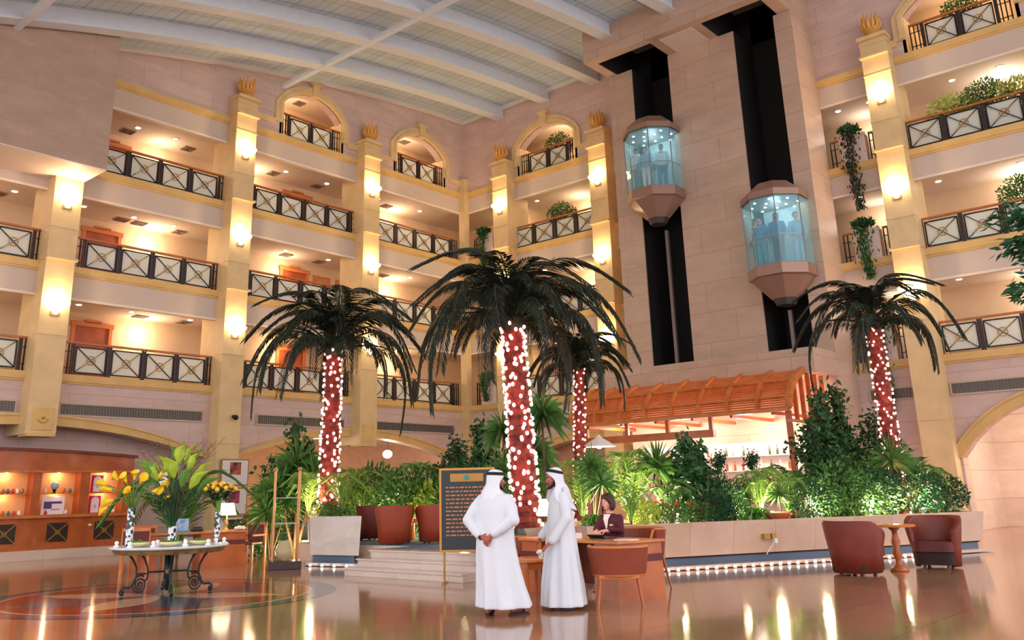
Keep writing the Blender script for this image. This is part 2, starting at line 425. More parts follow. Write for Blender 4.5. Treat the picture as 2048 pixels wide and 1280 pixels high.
# recesses behind the ground arches
MB().wbox('L', 12.2, 27, -1.3, -.95, 0, 5).build('wall_recess', PINK, kind='structure')
MB().wbox('L', -7, 12.9, -7.4, -7.0, 0, 5).build('wall_lounge', mat('lounge_wall', (196, 150, 112), .7, var=.1), kind='structure')
MB().wbox('L', -7, 12.4, -7.2, -TH, 3.95, 4.1).build('ceiling.009', GCEIL, kind='structure')
RP = stone('cream_panels', (226, 208, 194), (220, 200, 186), (186, 156, 138), bw=3, bh=.95, rough=.3)
MB().wbox('R', 19.2, 31, -7.4, -7.0, 0, 5).build('wall_passage', RP, kind='structure')
MB().wbox('R', 18.9, 19.2, -7.2, -TH, 0, 5).build('wall_passage_side', RP, kind='structure')
MB().wbox('R', 2.2, 17.3, -1.4, -1.0, 0, 5).build('wall_bar', mat('bar_wall', (214, 160, 130), .7, var=.1), kind='structure')
MB().wbox('R', 18.9, 31, -7.2, -TH, 4.1, 4.2).build('ceiling.010', GCEIL, kind='structure')

# ---------------------------------------------------------------- foreground bridge block on the left
mb = MB(); mb.box(-30, -18.05, -2.0, -.0, 11.24, 17.3); mb.build('wall_bridge', BLKS, kind='structure'); MB().box(-30, -18.05, -2.0, -.0, 11.21, 11.24).build('ceiling_bridge', mat('soffit_sconce_lit', (226, 208, 202), .6), kind='structure')  # thin slab under the block, paler: sconce light put into its colour

# ---------------------------------------------------------------- lift tower
XT = -1.65; S1 = (10.72, 12.36); S2 = (15.08, 16.62); T0, T1 = TOWU; ZS = 17.45; ZB = 5.5
mb = MB()
def tbox(u0, u1, x0, x1, z0, z1): mb.box(x0, x1, -u1, -u0, z0, z1)
for a, b in ((T0, S1[0]), (S1[1], S2[0]), (S2[1], T1)): tbox(a, b, XT, 0, ZB, ZS+.01)
tbox(T0, T1, XT, 0, 0, ZB)
# overhanging head with two square holes above the shafts
XH = -3.35; H1 = (10.05, 12.42); H2 = (14.5, 16.8); XF = -2.98
tbox(T0, T1, XH, XF, ZS, 20.5)
for a, b in ((T0, H1[0]), (H1[1], H2[0]), (H2[1], T1)): tbox(a, b, XF, 0, ZS, 20.5)
tbox(T0, T1, XH-.06, XT, ZB-.75, ZB-.02)   # ledge under the shafts
mb.build('wall_lift_tower', TAN, kind='structure')
for a, b, c, d in ((S1[0], S1[1], H1[0], H1[1]), (S2[0], S2[1], H2[0], H2[1])):
    mb = MB(); mb.box(-.12, 0.02, -b, -a, ZB, 20.5); mb.box(-.12, .02, -d, -c, ZS, 20.5)
    mb.box(XT+.05, 0, -a-.03, -a, ZB, ZS); mb.box(XT+.05, 0, -b, -b+.03, ZB, ZS)
    mb.box(XF, 0, -c-.05, -c, ZS+.02, 20.4); mb.box(XF, 0, -d, -d+.05, ZS+.02, 20.4); mb.box(XF, XF+.05, -d, -c, ZS+.02, 20.4); mb.box(XF, 0, -d, -c, 20.3, 20.4)
    mb.box(XT, XT+.02, -b, -a, ZB, ZB+.01)
    mb.build('wall_lift_shaft', SHAFT, kind='structure')
    mb = MB(); uc = (a+b)/2; mb.box(XT+.25, XT+.37, -uc-.06, -uc+.06, ZB, 10.7 if a < 12 else 7.05)
    trim(mb, mat('guide_rail_steel', (120, 106, 104), .4, metal=.4))
trim(MB().box(XF-.0, XT-.02, -14.15, -12.8, ZS-.02, ZS+.01), mat('soffit_panel', (226, 208, 196), .6))
# ---------------------------------------------------------------- grilles under the first gallery
GRM = mat('grille_metal', (120, 112, 104), .5, metal=.3)
def grille(w, u0, u1, z0, z1, label):
    t = thing('air_grille', label, 'air grille', WP(w, (u0+u1)/2, 0, (z0+z1)/2), group='long air grilles under the first gallery')
    L = u1-u0; n = int(L/.09)
    fr = MB(); sl = MB(); h = (z1-z0)/2
    if w == 'L':
        fr.box(-L/2-.05, L/2+.05, -.05, 0, h, h+.05); fr.box(-L/2-.05, L/2+.05, -.05, 0, -h-.05, -h); fr.box(-L/2-.05, -L/2, -.05, 0, -h, h); fr.box(L/2, L/2+.05, -.05, 0, -h, h)
        for i in range(n): x = -L/2+L*(i+.5)/n; sl.box(x-.015, x+.015, -.04, -.015, -h, h)
        sl.box(-L/2, L/2, -.012, -.001, -h, h)
    else:
        fr.box(-.05, 0, -L/2-.05, L/2+.05, h, h+.05); fr.box(-.05, 0, -L/2-.05, L/2+.05, -h-.05, -h); fr.box(-.05, 0, -L/2-.05, -L/2, -h, h); fr.box(-.05, 0, L/2, L/2+.05, -h, h)
        for i in range(n): y = -L/2+L*(i+.5)/n; sl.box(-.04, -.015, y-.015, y+.015, -h, h)
        sl.box(-.012, -.001, -L/2, L/2, -h, h)
    fr.build('frame', mat('grille_frame', (190, 172, 150), .5), t); sl.build('slats', GRM, t)
for a in (('L', 19.1, 21.9, 'grey slotted air grille at far left beside the plaque column'), ('L', 13.1, 17.8, 'longest grey slotted air grille between plaque column and security camera column'),
          ('L', 7.0, 10.9, 'grey slotted air grille behind the left palm trunk'), ('L', .9, 5.3, 'grey slotted air grille just left of the room corner'),
          ('R', .5, 1.85, 'short grey air grille just right of the room corner'), ('R', 3.4, 7.4, 'grey air grille right of the big centre palm trunk'),
          ('R', 17.6, 18.9, 'short dark air grille behind the right palm trunk'), ('R', 19.98, 23.8, 'grey slotted air grille above the arch at far right')):
    grille(a[0], a[1], a[2], 4.06, 4.36, a[3])
# ================================================================ galleries: railings, sconces, finials, lights, doors
def railing_proto(n, left=3, right=3, pitch=1.15):
    t = thing('balcony_railing', 'x', 'railing')
    L = n*pitch; x0 = -L/2
    xl = x0-.13*left-.02; xr = -x0+.13*right+.02
    hr = MB(); hr.box(xl, xr, -.045, .045, .97, 1.03); hr.build('handrail', RAILW, t)
    if n:
        for i in range(n+1):
            po = MB(); x = x0+i*pitch
            h_ = .05 if 0 < i < n else .035
            po.box(x-h_, x+h_, -.012, .012, .03, .95)
            for dx in (-h_, h_): po.box(x+dx-.018, x+dx+.018, -.03, .03, 0.0, .97)
            po.build('post', POSTM, t)
    for s, k, xx in ((-1, left, x0), (1, right, -x0)):
        if not k: continue
        e = MB()
        for j in range(1, k+1): x = xx+s*.13*j; e.box(x-.018, x+.018, -.025, .025, 0, .97)
        a, b = sorted((xx, xx+s*(.13*k+.03)))
        for z in (.22, .72): e.box(a, b, -.012, .012, z-.012, z+.012)
        e.build('end_bars', BLACK, t)
    for i in range(n):
        a = x0+i*pitch+.1; b = a+pitch-.2; c = (a+b)/2; z0, z1 = .1, .88; zc = (z0+z1)/2
        p = MB()
        p.box(a, b, -.02, .02, z0-.018, z0+.018); p.box(a, b, -.02, .02, z1-.018, z1+.018); p.box(a-.018, a+.018, -.02, .02, z0, z1); p.box(b-.018, b+.018, -.02, .02, z0, z1)
        p.bar((a, -.012, z1), (b, -.012, z0), .024, .03, (0, 1, 0)); p.bar((a, -.0, z0), (b, -.0, z1), .02, .024, (0, 1, 0))
        pn = p.build('panel', BLACK, t)
        g = MB(); g.tube([(c+.13*math.cos(q), -.02, zc+.13*math.sin(q)) for q in [2*PI*j/16 for j in range(16)]], .012, 6, closed=True)
        dx, dz = (b-a)/2, (z1-z0)/2
        for f0, f1 in ((-.62, -.1), (.1, .62)): g.bar((c+dx*f0, -.022, zc+dz*f0), (c+dx*f1, -.022, zc+dz*f1), .026, .02, (0, 1, 0))
        g.ball((c, -.03, zc), .035, 8, 5)
        g.build('rosette', GOLD, pn)
        q = MB(); q.box(a+.02, b-.02, .024, .034, z0+.02, z1-.02); q.build('glass', FROST, pn)
    return t
BAYN = {'LA': 'leftmost bay', 'AB': 'bay between plaque and camera columns', 'BC': 'bay behind the left palm', 'CK': 'bay just left of the corner',
        'KD': 'narrow bay right of the corner', 'DE': 'wide bay right of the corner', 'ET': 'sliver left of the lift tower', 'TF': 'narrow bay right of the lifts', 'FZ': 'rightmost wide bay'}
LVN = ['lowest gallery', 'second gallery', 'third gallery', 'top arched window']
RP4 = railing_proto(4, 3, 3); RP2 = railing_proto(2, 3, 3, 1.1); RPs = railing_proto(0, 2, 0); RP3 = railing_proto(0, 3, 0)
used = set()
def put_rail(proto, w, u, k, bay, extra=''):
    lab = ('black iron railing end %s, %s, %s' if extra else 'black iron crossed railing%s, %s, %s') % (extra, LVN[k], BAYN[bay])
    loc = WP(w, u, -.12, LV[k]+.002); rz = 0 if w == 'L' else -PI/2
    g = 'gallery railings with crossed panels' if not extra else 'short railing ends beside the hanging planters'
    if proto.name in used: return dup(proto, loc, rz, lab, g)
    used.add(proto.name); proto.location = loc; proto.rotation_euler = (0, 0, rz); proto['label'] = lab; proto['group'] = g
    return proto
for k in (0, 1): put_rail(RP4, 'L', 21.4, k, 'LA')
for k in (0, 1, 2):
    put_rail(RP4, 'L', 15.25, k, 'AB'); put_rail(RP4, 'L', 9.15, k, 'BC'); put_rail(RP4, 'L', 3.1, k, 'CK')
    put_rail(RP4, 'R', 5.25, k, 'DE'); put_rail(RP4, 'R', 22.15, k, 'FZ')
put_rail(RP2, 'L', 8.95, 3, 'BC'); put_rail(RP2, 'L', 2.88, 3, 'CK'); put_rail(RP2, 'R', 5.07, 3, 'DE'); put_rail(RP2, 'R', 21.98, 3, 'FZ')

# hanging planter boxes in the two narrow bays, each with short railing ends beside it
BOXM = mat('planter_box_plaster', (236, 214, 206), .7)
for w, u, bay, ub in (('R', 1.35, 'KD', ((.62, 'left'), (2.1, 'right'))), ('R', 18.15, 'TF', ((17.44, 'left'), (18.9, 'right')))):
    for k in (0, 1, 2):
        mb = MB(); z = LV[k]
        if w == 'R': mb.box(.02, .34, -u-.42, -u+.42, z+.003, z+1.0); mb.box(-.02, .02, -u-.45, -u+.45, z+.95, z+1.05)
        tag(mb.build('balcony_planter_box', BOXM), 'pale plaster planter box, %s, %s' % (LVN[k], BAYN[bay]), 'planter', 'plaster planter boxes in the narrow bays')
        for (uu, sd) in ub:
            pr = put_rail(RPs, w, uu+(.2 if sd == 'left' else .04), k, bay, '%s of planter box' % sd)
for k in (0, 1, 2): put_rail(RP3, 'R', 9.0, k, 'ET', 'of three bars')

# ---- sconces on the columns
def sconce_proto():
    t = thing('wall_sconce', 'x', 'wall lamp')
    b = MB(); b.lathe([(.02, -.26), (.07, -.24), (.1, -.17), (.22, -.12), (.25, -.02), (.38, .04), (.4, .1), (.36, .1), (.3, .04), (.02, -.08)], (0, 0, 0), 14, PI, 2*PI, cap=False)
    b.build('bowl', LAMPW, t, smooth=True)
    c = MB(); c.box(-.14, .14, -.03, 0, -.28, .02); c.build('bracket', GOLD, t)
    l = lamp('sconce_light', (0, -.24, .2), 62, (255, 220, 166), .06, parent=t)
    return t
SP = sconce_proto(); first = True
CN = {'A': 'plaque column at far left', 'B': 'column with the security camera', 'C': 'column behind the left palm', 'D': 'first column right of the room corner', 'E': 'column left of the lift tower', 'F': 'column right of the lift tower'}
RN = ['upper', 'middle', 'lower']
for w in 'LR':
    for n, u in COLS[w].items():
        for j in range(3):
            if n == 'A' and j == 0: continue
            z = 13.72-3.33*j; lab = 'glowing stepped bowl sconce, %s one on the %s' % (RN[j], CN[n])
            loc = WP(w, u, .56, z+.1); rz = 0 if w == 'L' else -PI/2
            if first: SP.location = loc; SP.rotation_euler = (0, 0, rz); SP['label'] = lab; SP['group'] = 'column sconces'; first = False
            else: dup(SP, loc, rz, lab, 'column sconces')
# ---- flame finials
def finial_proto():
    t = thing('flame_finial', 'x', 'finial')
    c = MB(); c.lathe([(.16, 0), (.2, .03), (.12, .08), (.22, .16), (.3, .3), (.26, .34), (.1, .3)], (0, 0, 0), 16); c.build('cup', mat('gilt_cup', (206, 150, 72), .5), t, smooth=True)
    p = MB()
    for i in range(12):
        a = 2*PI*i/12; h = .72+.14*((i*7) % 3)/2; r0 = .2
        pts = [(r0*math.cos(a), r0*math.sin(a), .2), ((r0+.1)*math.cos(a), (r0+.1)*math.sin(a), .42), ((r0+.05)*math.cos(a), (r0+.05)*math.sin(a), .62), ((r0+.09)*math.cos(a), (r0+.09)*math.sin(a), h)]
        p.tube(pts, [.05, .06, .045, .012], 6)
    p.build('plumes', mat('gilt_plume', (224, 164, 84), .45), t, smooth=True)
    return t
FP = finial_proto(); first = True
for w in 'LR':
    for n, u in COLS[w].items():
        if n == 'A': continue
        loc = WP(w, u, .4, 16.02); lab = 'golden flame-shaped finial standing on top of the %s' % CN[n]
        if first: FP.location = loc; FP['label'] = lab; FP['group'] = 'finials on the column tops'; first = False
        else: dup(FP, loc, 0, lab, 'finials on the column tops')
# ---- ceiling downlights and vents
def dl_proto():
    t = thing('ceiling_light', 'x', 'ceiling light')
    MB().lathe([(.12, -.012), (.13, 0), (.095, 0), (.09, -.012)], n=14, cap=False).build('trim_ring', WHITE, t)
    MB().lathe([(.001, -.03), (.07, -.02), (.09, -.004)], n=12, cap=False).build('bulb', DLW, t)
    return t
def vent_proto():
    t = thing('ceiling_vent', 'x', 'vent')
    f = MB()
    for r in (.22, .15, .08): f.box(-r, r, -r, -r+.025, -.03, 0); f.box(-r, r, r-.025, r, -.03, 0); f.box(-r, -r+.025, -r, r, -.03, 0); f.box(r-.025, r, -r, r, -.03, 0)
    f.build('louvres', mat('vent_grey', (150, 126, 108), .6), t)
    MB().box(-.2, .2, -.2, .2, -.006, -.001).build('duct_opening', mat('vent_dark', (70, 52, 42), .8), t)
    return t
DP = dl_proto(); VP = vent_proto(); st = {'d': 1, 'v': 1}
ORD = ['first', 'second', 'third', 'fourth']
def put_dl(w, u, d, z, lab):
    loc = WP(w, u, -d, z)
    if st['d']: DP.location = loc; DP['label'] = lab; DP['group'] = 'recessed gallery downlights'; st['d'] = 0
    else: dup(DP, loc, 0, lab, 'recessed gallery downlights')
def put_vent(w, u, d, z, lab):
    loc = WP(w, u, -d, z)
    if st['v']: VP.location = loc; VP['label'] = lab; VP['group'] = 'gallery ceiling vents'; st['v'] = 0
    else: dup(VP, loc, 0, lab, 'gallery ceiling vents')
ZC = [7.715, 11.045, 14.375, 17.895]
def bay_fit(w, bay, us, vs, k, dd=1.35, vd=1.9):
    for i, u in enumerate(us): put_dl(w, u, dd, ZC[k], 'round downlight, %s, %s, %s from left' % (LVN[k], BAYN[bay], ORD[i]))
    for i, u in enumerate(vs): put_vent(w, u, vd, ZC[k], 'square ceiling vent, %s, %s, %s from left' % (LVN[k], BAYN[bay], ORD[i]))
for k, us, vs in ((0, (17.0, 15.2, 13.0), (14.6, 12.95)), (1, (17.2, 15.43, 13.94), (15.6, 14.95, 13.4)), (2, (15.6, 14.14), (15.7, 13.3))): bay_fit('L', 'AB', us, vs, k)
for k, us, vs in ((0, (18.95+1.8,), (20.1,)), (1, (18.95+1.5, 19.4), (20.6, 19.7))): bay_fit('L', 'LA', us, vs, k)
for k, us, vs in ((0, (9.2, 7.3), (8.3,)), (1, (9.04, 6.9), (8.63, 7.0)), (2, (9.21, 7.1), (9.44, 7.2)), (3, (9.3,), (8.3,))): bay_fit('L', 'BC', us, vs, k)
for k, us, vs in ((0, (4.2,), (3.0,)), (1, (4.4, 2.2), (3.4,)), (2, (4.2, 1.6), (3.2,)), (3, (2.3,), (2.1,))): bay_fit('L', 'CK', us, vs, k)
for k, us, vs in ((0, (20.4, 22.4), ()), (1, (20.3, 22.71), ()), (2, (21.24, 22.68), ())): bay_fit('R', 'FZ', us, vs, k, 1.2)
for k, us, vs in ((2, (17.5, 18.6), ()), (1, (17.8,), ()), (0, (18.0,), ())): bay_fit('R', 'TF', us, vs, k, 1.0)
for k, us, vs in ((2, (3.5,), ()), (1, (3.8,), ()), (0, (4.2,), ())): bay_fit('R', 'DE', us, vs, k, 1.2)
# the light those fittings give, one lamp per bay (kept under the gallery ceiling)
for w, uc, ks, pw in (('L', 21.3, (0, 1), 55), ('L', 14.3, (0, 1, 2), 85), ('L', 10.3, (2,), 60), ('L', 8.6, (0, 1), 60), ('L', 2.6, (0, 1, 2), 70), ('R', 5.4, (0, 1, 2), 55), ('R', 1.4, (0, 1, 2), 22), ('R', 18.1, (0, 1, 2), 30), ('R', 22.6, (0, 1, 2), 85)):
    for k in ks:
        p = pw*(.6 if (k == 2 and uc == 14.3) else 1)
        cool = (w == 'R' and uc > 18)
        lamp('gallery_light', WP(w, uc, -2.05, ZC[k]-.55), p*.8, (255, 240, 226) if cool else (255, 226, 188), .14)
for w, uc in (('L', 9.3), ('L', 2.5), ('R', 5.1), ('R', 22.)):
    lamp('gallery_light', WP(w, uc, -1.5, 16.9), 80, (255, 222, 180), .12)
# ---- doors in the gallery back walls and pictures beside them
NDO = [0]
DOORM = mat('gallery_door', (176, 84, 42), .45, rgb2=(150, 66, 30), vscale=2); DFR = mat('door_frame', (206, 116, 62), .45)
def door(u0, u1, z):
    NDO[0] += 1
    d = tag(MB().wbox('L', u0+.12, u1-.12, -2.6, -2.55, z+.01, z+2.0).build('door_%d' % NDO[0], DOORM), kind='structure')
    f = MB(); f.wbox('L', u0, u0+.12, -2.6, -2.5, z+.01, z+2.12); f.wbox('L', u1-.12, u1, -2.6, -2.5, z+.01, z+2.12); f.wbox('L', u0-.04, u1+.04, -2.6, -2.48, z+2.0, z+2.16)
    c = (u0+u1)/2; f.wbox('L', c-.28, c+.28, -2.6, -2.48, z+2.14, z+2.24); f.build('door_frame', DFR, d)
    h = MB(); h.wbox('L', u0+.2, u0+.3, -2.55, -2.5, z+.95, z+1.05); h.build('door_handle', GOLD, d)
for z in LV[:3]: door(15.25, 16.65, z); door(7.0, 8.45, z)
for k, u0, u1 in ((1, 5.82, 6.72), (1, 4.64, 5.52)):
    z = LV[k]+1.3; t = thing('framed_picture', 'wood framed picture on the %s back wall, %s of the pair' % (LVN[k].split(',')[0], 'left' if u0 > 5.6 else 'right'), 'picture', WP('L', (u0+u1)/2, -2.6, z), group='framed pictures in the second gallery')
    W = (u1-u0)/2; f = MB(); f.box(-W, W, -.04, 0, -.75, .75); f.build('frame', DFR, t); MB().box(-W+.09, W-.09, -.05, -.035, -.64, .64).build('print', mat('ochre_print', (200, 150, 90), .6, rgb2=(170, 110, 60), vscale=4), t)
# ---- security camera on the column
t = thing('security_camera', 'small black dome security camera on the column behind the framed prints', 'camera', WP('L', 12.22, .55, 4.2))
MB().box(-.05, .05, -.1, 0, -.03, .05).build('bracket', BLACK, t); MB().ball((0, -.16, -.03), .09, 12, 8).build('dome', BLACK, t, smooth=True)
# ---- small relief ornament on the plaque
t = thing('plaque_ornament', 'small bronze crescent ornament on the stone plaque at the left column foot', 'ornament', WP('L', 18.5, .6, 3.86))
MB().ball((0, -.03, .02), .045, 8, 6).build('boss', GOLD, t); MB().tube([(.14*math.cos(a), -.02, -.02+.1*math.sin(a)) for a in [PI+PI*i/10 for i in range(11)]], .012, 6).build('crescent', GOLD, t)
# ================================================================ lift cars with passengers
def simple_person(shirt, trousers, skin, hair, h=1.72):
    """small distant figure: one body mesh, clothes and hair as parts"""
    t = thing('person', 'x', 'person'); s = h/1.75
    b = MB()
    b.tube([(0, 0, 1.42*s), (0, 0, 1.52*s)], .055, 8); b.ball((0, 0, 1.63*s), .1, 10, 8, (1.05, .82, 1.2)); b.ball((.1, 0, 1.61*s), .02, 6, 4)
    for sd in (-1, 1):
        b.tube([(0, .19*sd, 1.38*s), (.02, .25*sd, 1.1*s), (.1, .22*sd, .86*s)], [.05, .042, .03], 7)
        for k in range(4): b.tube([(.1, (.2+.015*k)*sd, .86*s), (.13, (.2+.015*k)*sd, .8*s), (.14, (.2+.013*k)*sd, .75*s)], .009, 5)
        b.tube([(.1, .19*sd, .86*s), (.14, .17*sd, .8*s)], .01, 5)
        b.tube([(0, .09*sd, .9*s), (.01, .1*sd, .5*s), (0, .1*sd, .08*s)], [.08, .058, .04], 7); b.tube([(-.04, .1*sd, .04), (.16, .11*sd, .03)], [.04, .03], 6)
    b.tube([(0, 0, .85*s), (0, 0, 1.15*s), (0, 0, 1.4*s)], [.13, .12, .15], 10)
    bo = b.build('body', skin, t, smooth=True); rm = bo.modifiers.new('r', 'REMESH'); rm.mode = 'VOXEL'; rm.voxel_size = .016
    c = MB()
    c.loft([[(rx*math.cos(a), ry*math.sin(a), z*s) for a in [2*PI*j/14 for j in range(14)]] for z, rx, ry in ((.88, .15, .19), (1.1, .14, .18), (1.3, .15, .21), (1.42, .12, .2), (1.47, .07, .09))])
    for sd in (-1, 1): c.tube([(0, .17*sd, 1.41*s), (.02, .255*sd, 1.12*s), (.07, .235*sd, .95*s)], [.075, .06, .05], 8)
    c.build('shirt', shirt, t, smooth=True)
    p = MB()
    for sd in (-1, 1): p.tube([(0, .085*sd, .93*s), (.01, .1*sd, .5*s), (0, .1*sd, .08*s)], [.115, .08, .07], 8)
    p.build('trousers', trousers, t, smooth=True)
    hh = MB(); hh.ball((-.02, 0, 1.665*s), .108, 10, 8, (1.0, .9, 1.05)); hh.build('hair', hair, t, smooth=True)
    return t
SKIN = mat('skin', (176, 112, 88), .55); SKINL = mat('skin_light', (214, 156, 136), .5, var=.05); HAIRD = mat('dark_hair', (38, 24, 22), .6, bump=.3, bscale=60)
GLASS = mat('lift_glass', (150, 214, 226), .04, alpha=.24, spec=.8)
CARM = mat('lift_car_bronze', (156, 122, 106), .35, metal=.25)
CARD = mat('lift_car_dark', (66, 56, 54), .6)
CARI = mat('lift_interior', (150, 170, 172), .4)
def lift_car(uc, zf, label, pose):
    xc = -1.98; R = 1.08; H = 2.25
    t = thing('lift_car', label, 'lift', (xc, -uc, zf), group='glass lift cars on the tower')
    a0 = PI/8
    def oct(r, z): return [(r*math.cos(a0+PI/4*j), r*math.sin(a0+PI/4*j), z) for j in range(8)]
    b = MB(); b.loft([oct(.42, -1.0), oct(.98, -.38), oct(1.1, -.34), oct(1.1, 0.0), oct(1.02, .02)]); b.build('lower_shell', CARM, t)
    b = MB(); b.loft([oct(.3, -1.2), oct(.4, -.98)]); b.build('underframe', CARD, t)
    b = MB(); b.loft([oct(1.1, H), oct(1.1, H+.22), oct(.62, H+.62)], caps=False); b.loft([oct(1.05, H+.1), oct(1.05, H+.14)]); b.build('upper_shell', CARM, t)
    b = MB(); b.loft([oct(.5, H+.3), oct(.4, H+.66)]); b.build('roof_gear', CARD, t)
    g = MB()
    for j in range(1, 7):
        p, q = oct(1.06, 0)[j], oct(1.06, 0)[(j+1) % 8]; p2, q2 = oct(1.05, 0)[j], oct(1.05, 0)[(j+1) % 8]
        g.add([(p[0], p[1], .02), (q[0], q[1], .02), (q[0], q[1], H), (p[0], p[1], H), (p2[0]*.985, p2[1]*.985, .02), (q2[0]*.985, q2[1]*.985, .02), (q2[0]*.985, q2[1]*.985, H), (p2[0]*.985, p2[1]*.985, H)],
              [(0, 1, 2, 3), (4, 7, 6, 5), (0, 4, 5, 1), (3, 2, 6, 7), (0, 3, 7, 4), (1, 5, 6, 2)])
    g.build('glass_wall', GLASS, t)
    m = MB()
    for j in (1, 2, 3, 4, 5, 6, 7): p = oct(1.06, 0)[j]; m.box(p[0]-.014, p[0]+.014, p[1]-.014, p[1]+.014, 0, H)
    m.tube([q for q in oct(.98, .95)[1:8]], .02, 6); m.build('mullions', mat('lift_steel', (150, 160, 164), .3, metal=.6), t)
    b = MB(); b.box(.62, .66, -.7, .7, .02, H); b.build('back_wall', CARI, t)
    b = MB(); b.loft([oct(1.0, H-.05), oct(1.0, H)]); ce = b.build('cabin_ceiling', mat('lift_ceiling', (120, 118, 112), .4), t)
    for rr, n in ((.75, 8), (.36, 5)):
        for j in range(n):
            a = 2*PI*j/n+.2; b = MB(); b.lathe([(.001, -.075), (.035, -.06), (.045, -.05)], (rr*math.cos(a), rr*math.sin(a), H), 8, cap=False); b.build('downlight', mat('lift_downlight', (230, 250, 255), .5, emit=(220, 246, 255), estr=26), ce)
    lamp('lift_light', (0, 0, H-.35), 26, (205, 240, 255), .2, parent=t)
    return t, xc
CL = {k: mat('cloth_'+k, c, .8) for k, c in {'white': (226, 232, 236), 'blue': (70, 130, 190), 'navy': (40, 50, 90), 'red': (190, 60, 80), 'teal': (70, 150, 170), 'grey': (120, 126, 134), 'black': (26, 26, 30), 'lightblue': (150, 190, 220)}.items()}
t, xc = lift_car(11.6, 11.98, 'glass lift car, the higher of the two, in the left shaft', 0)
def riders(uc, zf, lst, where):
    for i, (dx, dy, rz, sh, tr, h, desc) in enumerate(lst):
        p = simple_person(CL[sh], CL[tr], SKINL if i % 2 else SKIN, HAIRD, h)
        p.location = (-1.98+dx, -uc+dy, zf+.022); p.rotation_euler = (0, 0, rz)
        p['label'] = desc+' '+where
riders(11.6, 11.98, [(-.55, .42, 2.6, 'white', 'grey', 1.74, 'person in white standing left'), (-.66, -.05, 3.3, 'lightblue', 'white', 1.6, 'person in pale blue standing at centre'), (-.3, -.5, 3.6, 'white', 'navy', 1.7, 'person in white and navy standing right'), (.2, .3, 3, 'black', 'grey', 1.7, 'person in black standing at the back')], 'inside the higher lift car')
t, xc = lift_car(16.02, 8.3, 'glass lift car, the lower of the two, in the right shaft', 0)
riders(16.02, 8.3, [(-.22, .66, 2.6, 'white', 'teal', 1.8, 'person in white standing at far left'), (-.66, .3, 3.0, 'blue', 'teal', 1.66, 'person in blue standing left of the middle'), (-.7, -.27, 3.4, 'blue', 'navy', 1.68, 'person in blue with navy trousers standing in the middle'), (-.2, -.72, 3.8, 'lightblue', 'lightblue', 1.72, 'person all in pale blue standing right'), (-.1, 0, 3, 'red', 'grey', 1.78, 'person in red standing behind the others')], 'in the lower lift car')

# ================================================================ pergola canopy below the lifts
CT = thing('pergola_canopy', 'curved orange wooden slatted canopy in front of the lift tower base', 'canopy', (0, 0, 0))
cx0, cz0, cx1, cz1 = -1.82, 5.1, -4.65, 3.66; y0c, y1c = -9.2, -16.85
def cpt(f, off=0.):       # quarter-ellipse profile
    a = PI/2*f; return (cx0+(cx1-cx0)*math.sin(a)*(1)+off*-math.sin(a), cz1+(cz0-cz1)*math.cos(a)+off*math.cos(a))
NR = 9
for i in range(NR):
    y = y0c+(y1c-y0c)*i/(NR-1); hw = .05 if 0 < i < NR-1 else .07; mb = MB(); rings = []
    for j in range(13):
        x, z = cpt(j/12, .07); x2, z2 = cpt(j/12, -.14); rings.append([(x, y-hw, z), (x, y+hw, z), (x2, y+hw, z2), (x2, y-hw, z2)])
    mb.loft(rings); mb.build('rafter', WOODL, CT)
for f in (.0, .33, .62, .86, 1.0):
    x, z = cpt(f, .03); mb = MB(); mb.bar((x, y0c+.1, z), (x, y1c-.1, z), .09, .05, (-1, 0, 1)); mb.build('purlin', WOODL, CT)
mb = MB()
for j in range(34):
    f = .02+.96*j/33; x, z = cpt(f, -.03); f2 = f+.012; x2, z2 = cpt(f2, -.03); mb.bar(((x+x2)/2, y0c, (z+z2)/2), ((x+x2)/2, y1c, (z+z2)/2), .028, .05, (1, 0, 1))
mb.build('slats', CANW, CT)
mb = MB()
for k in range(5):                    # uprights closing the right end
    x = cx0-.25-k*.52; zt = cz1+(cz0-cz1)*math.sqrt(max(0, 1-((x-cx0)/(cx1-cx0))**2)); mb.box(x-.05, x+.05, y1c-.05, y1c+.05, 3.3, zt-.05)
mb.build('end_uprights', WOOD, CT)
mb = MB(); mb.box(cx0-2.9, cx0, y1c-.06, y1c+.06, 3.24, 3.34); mb.box(cx1-.08, cx1+.08, y0c, y1c, 3.56, 3.66); mb.build('edge_beam', WOODL, CT)
mb = MB(); mb.box(cx1+.05, cx1+.25, -14.4, -9.6, 2.98, 3.2)
for y in (-9.7, -11.3, -12.8, -14.3): mb.box(cx1+.1, cx1+.2, y-.06, y+.06, 3.2, 3.6)
mb.build('hanging_beam', WOOD, CT)
mb = MB()
for k in range(6): y = -9.8-k*1.3; mb.box(cx1+.1, cx0+.1, y-.04, y+.04, 3.5, 3.6)
mb.build('cross_joists', WOOD, CT)
mb = MB()
for y in (-9.35, -16.7):
    MB().box(cx1+.2, cx1+.34, y-.07, y+.07, 0.0, 3.6).build('support_post', WOOD, CT)
for y in (-10.2, -12.4, -14.6, -16.2):
    lamp('canopy_fill', (-2.9, y, 3.3), 150, (255, 216, 200), .25)  # unseen lamps without fittings, added to make the bar wall glow white
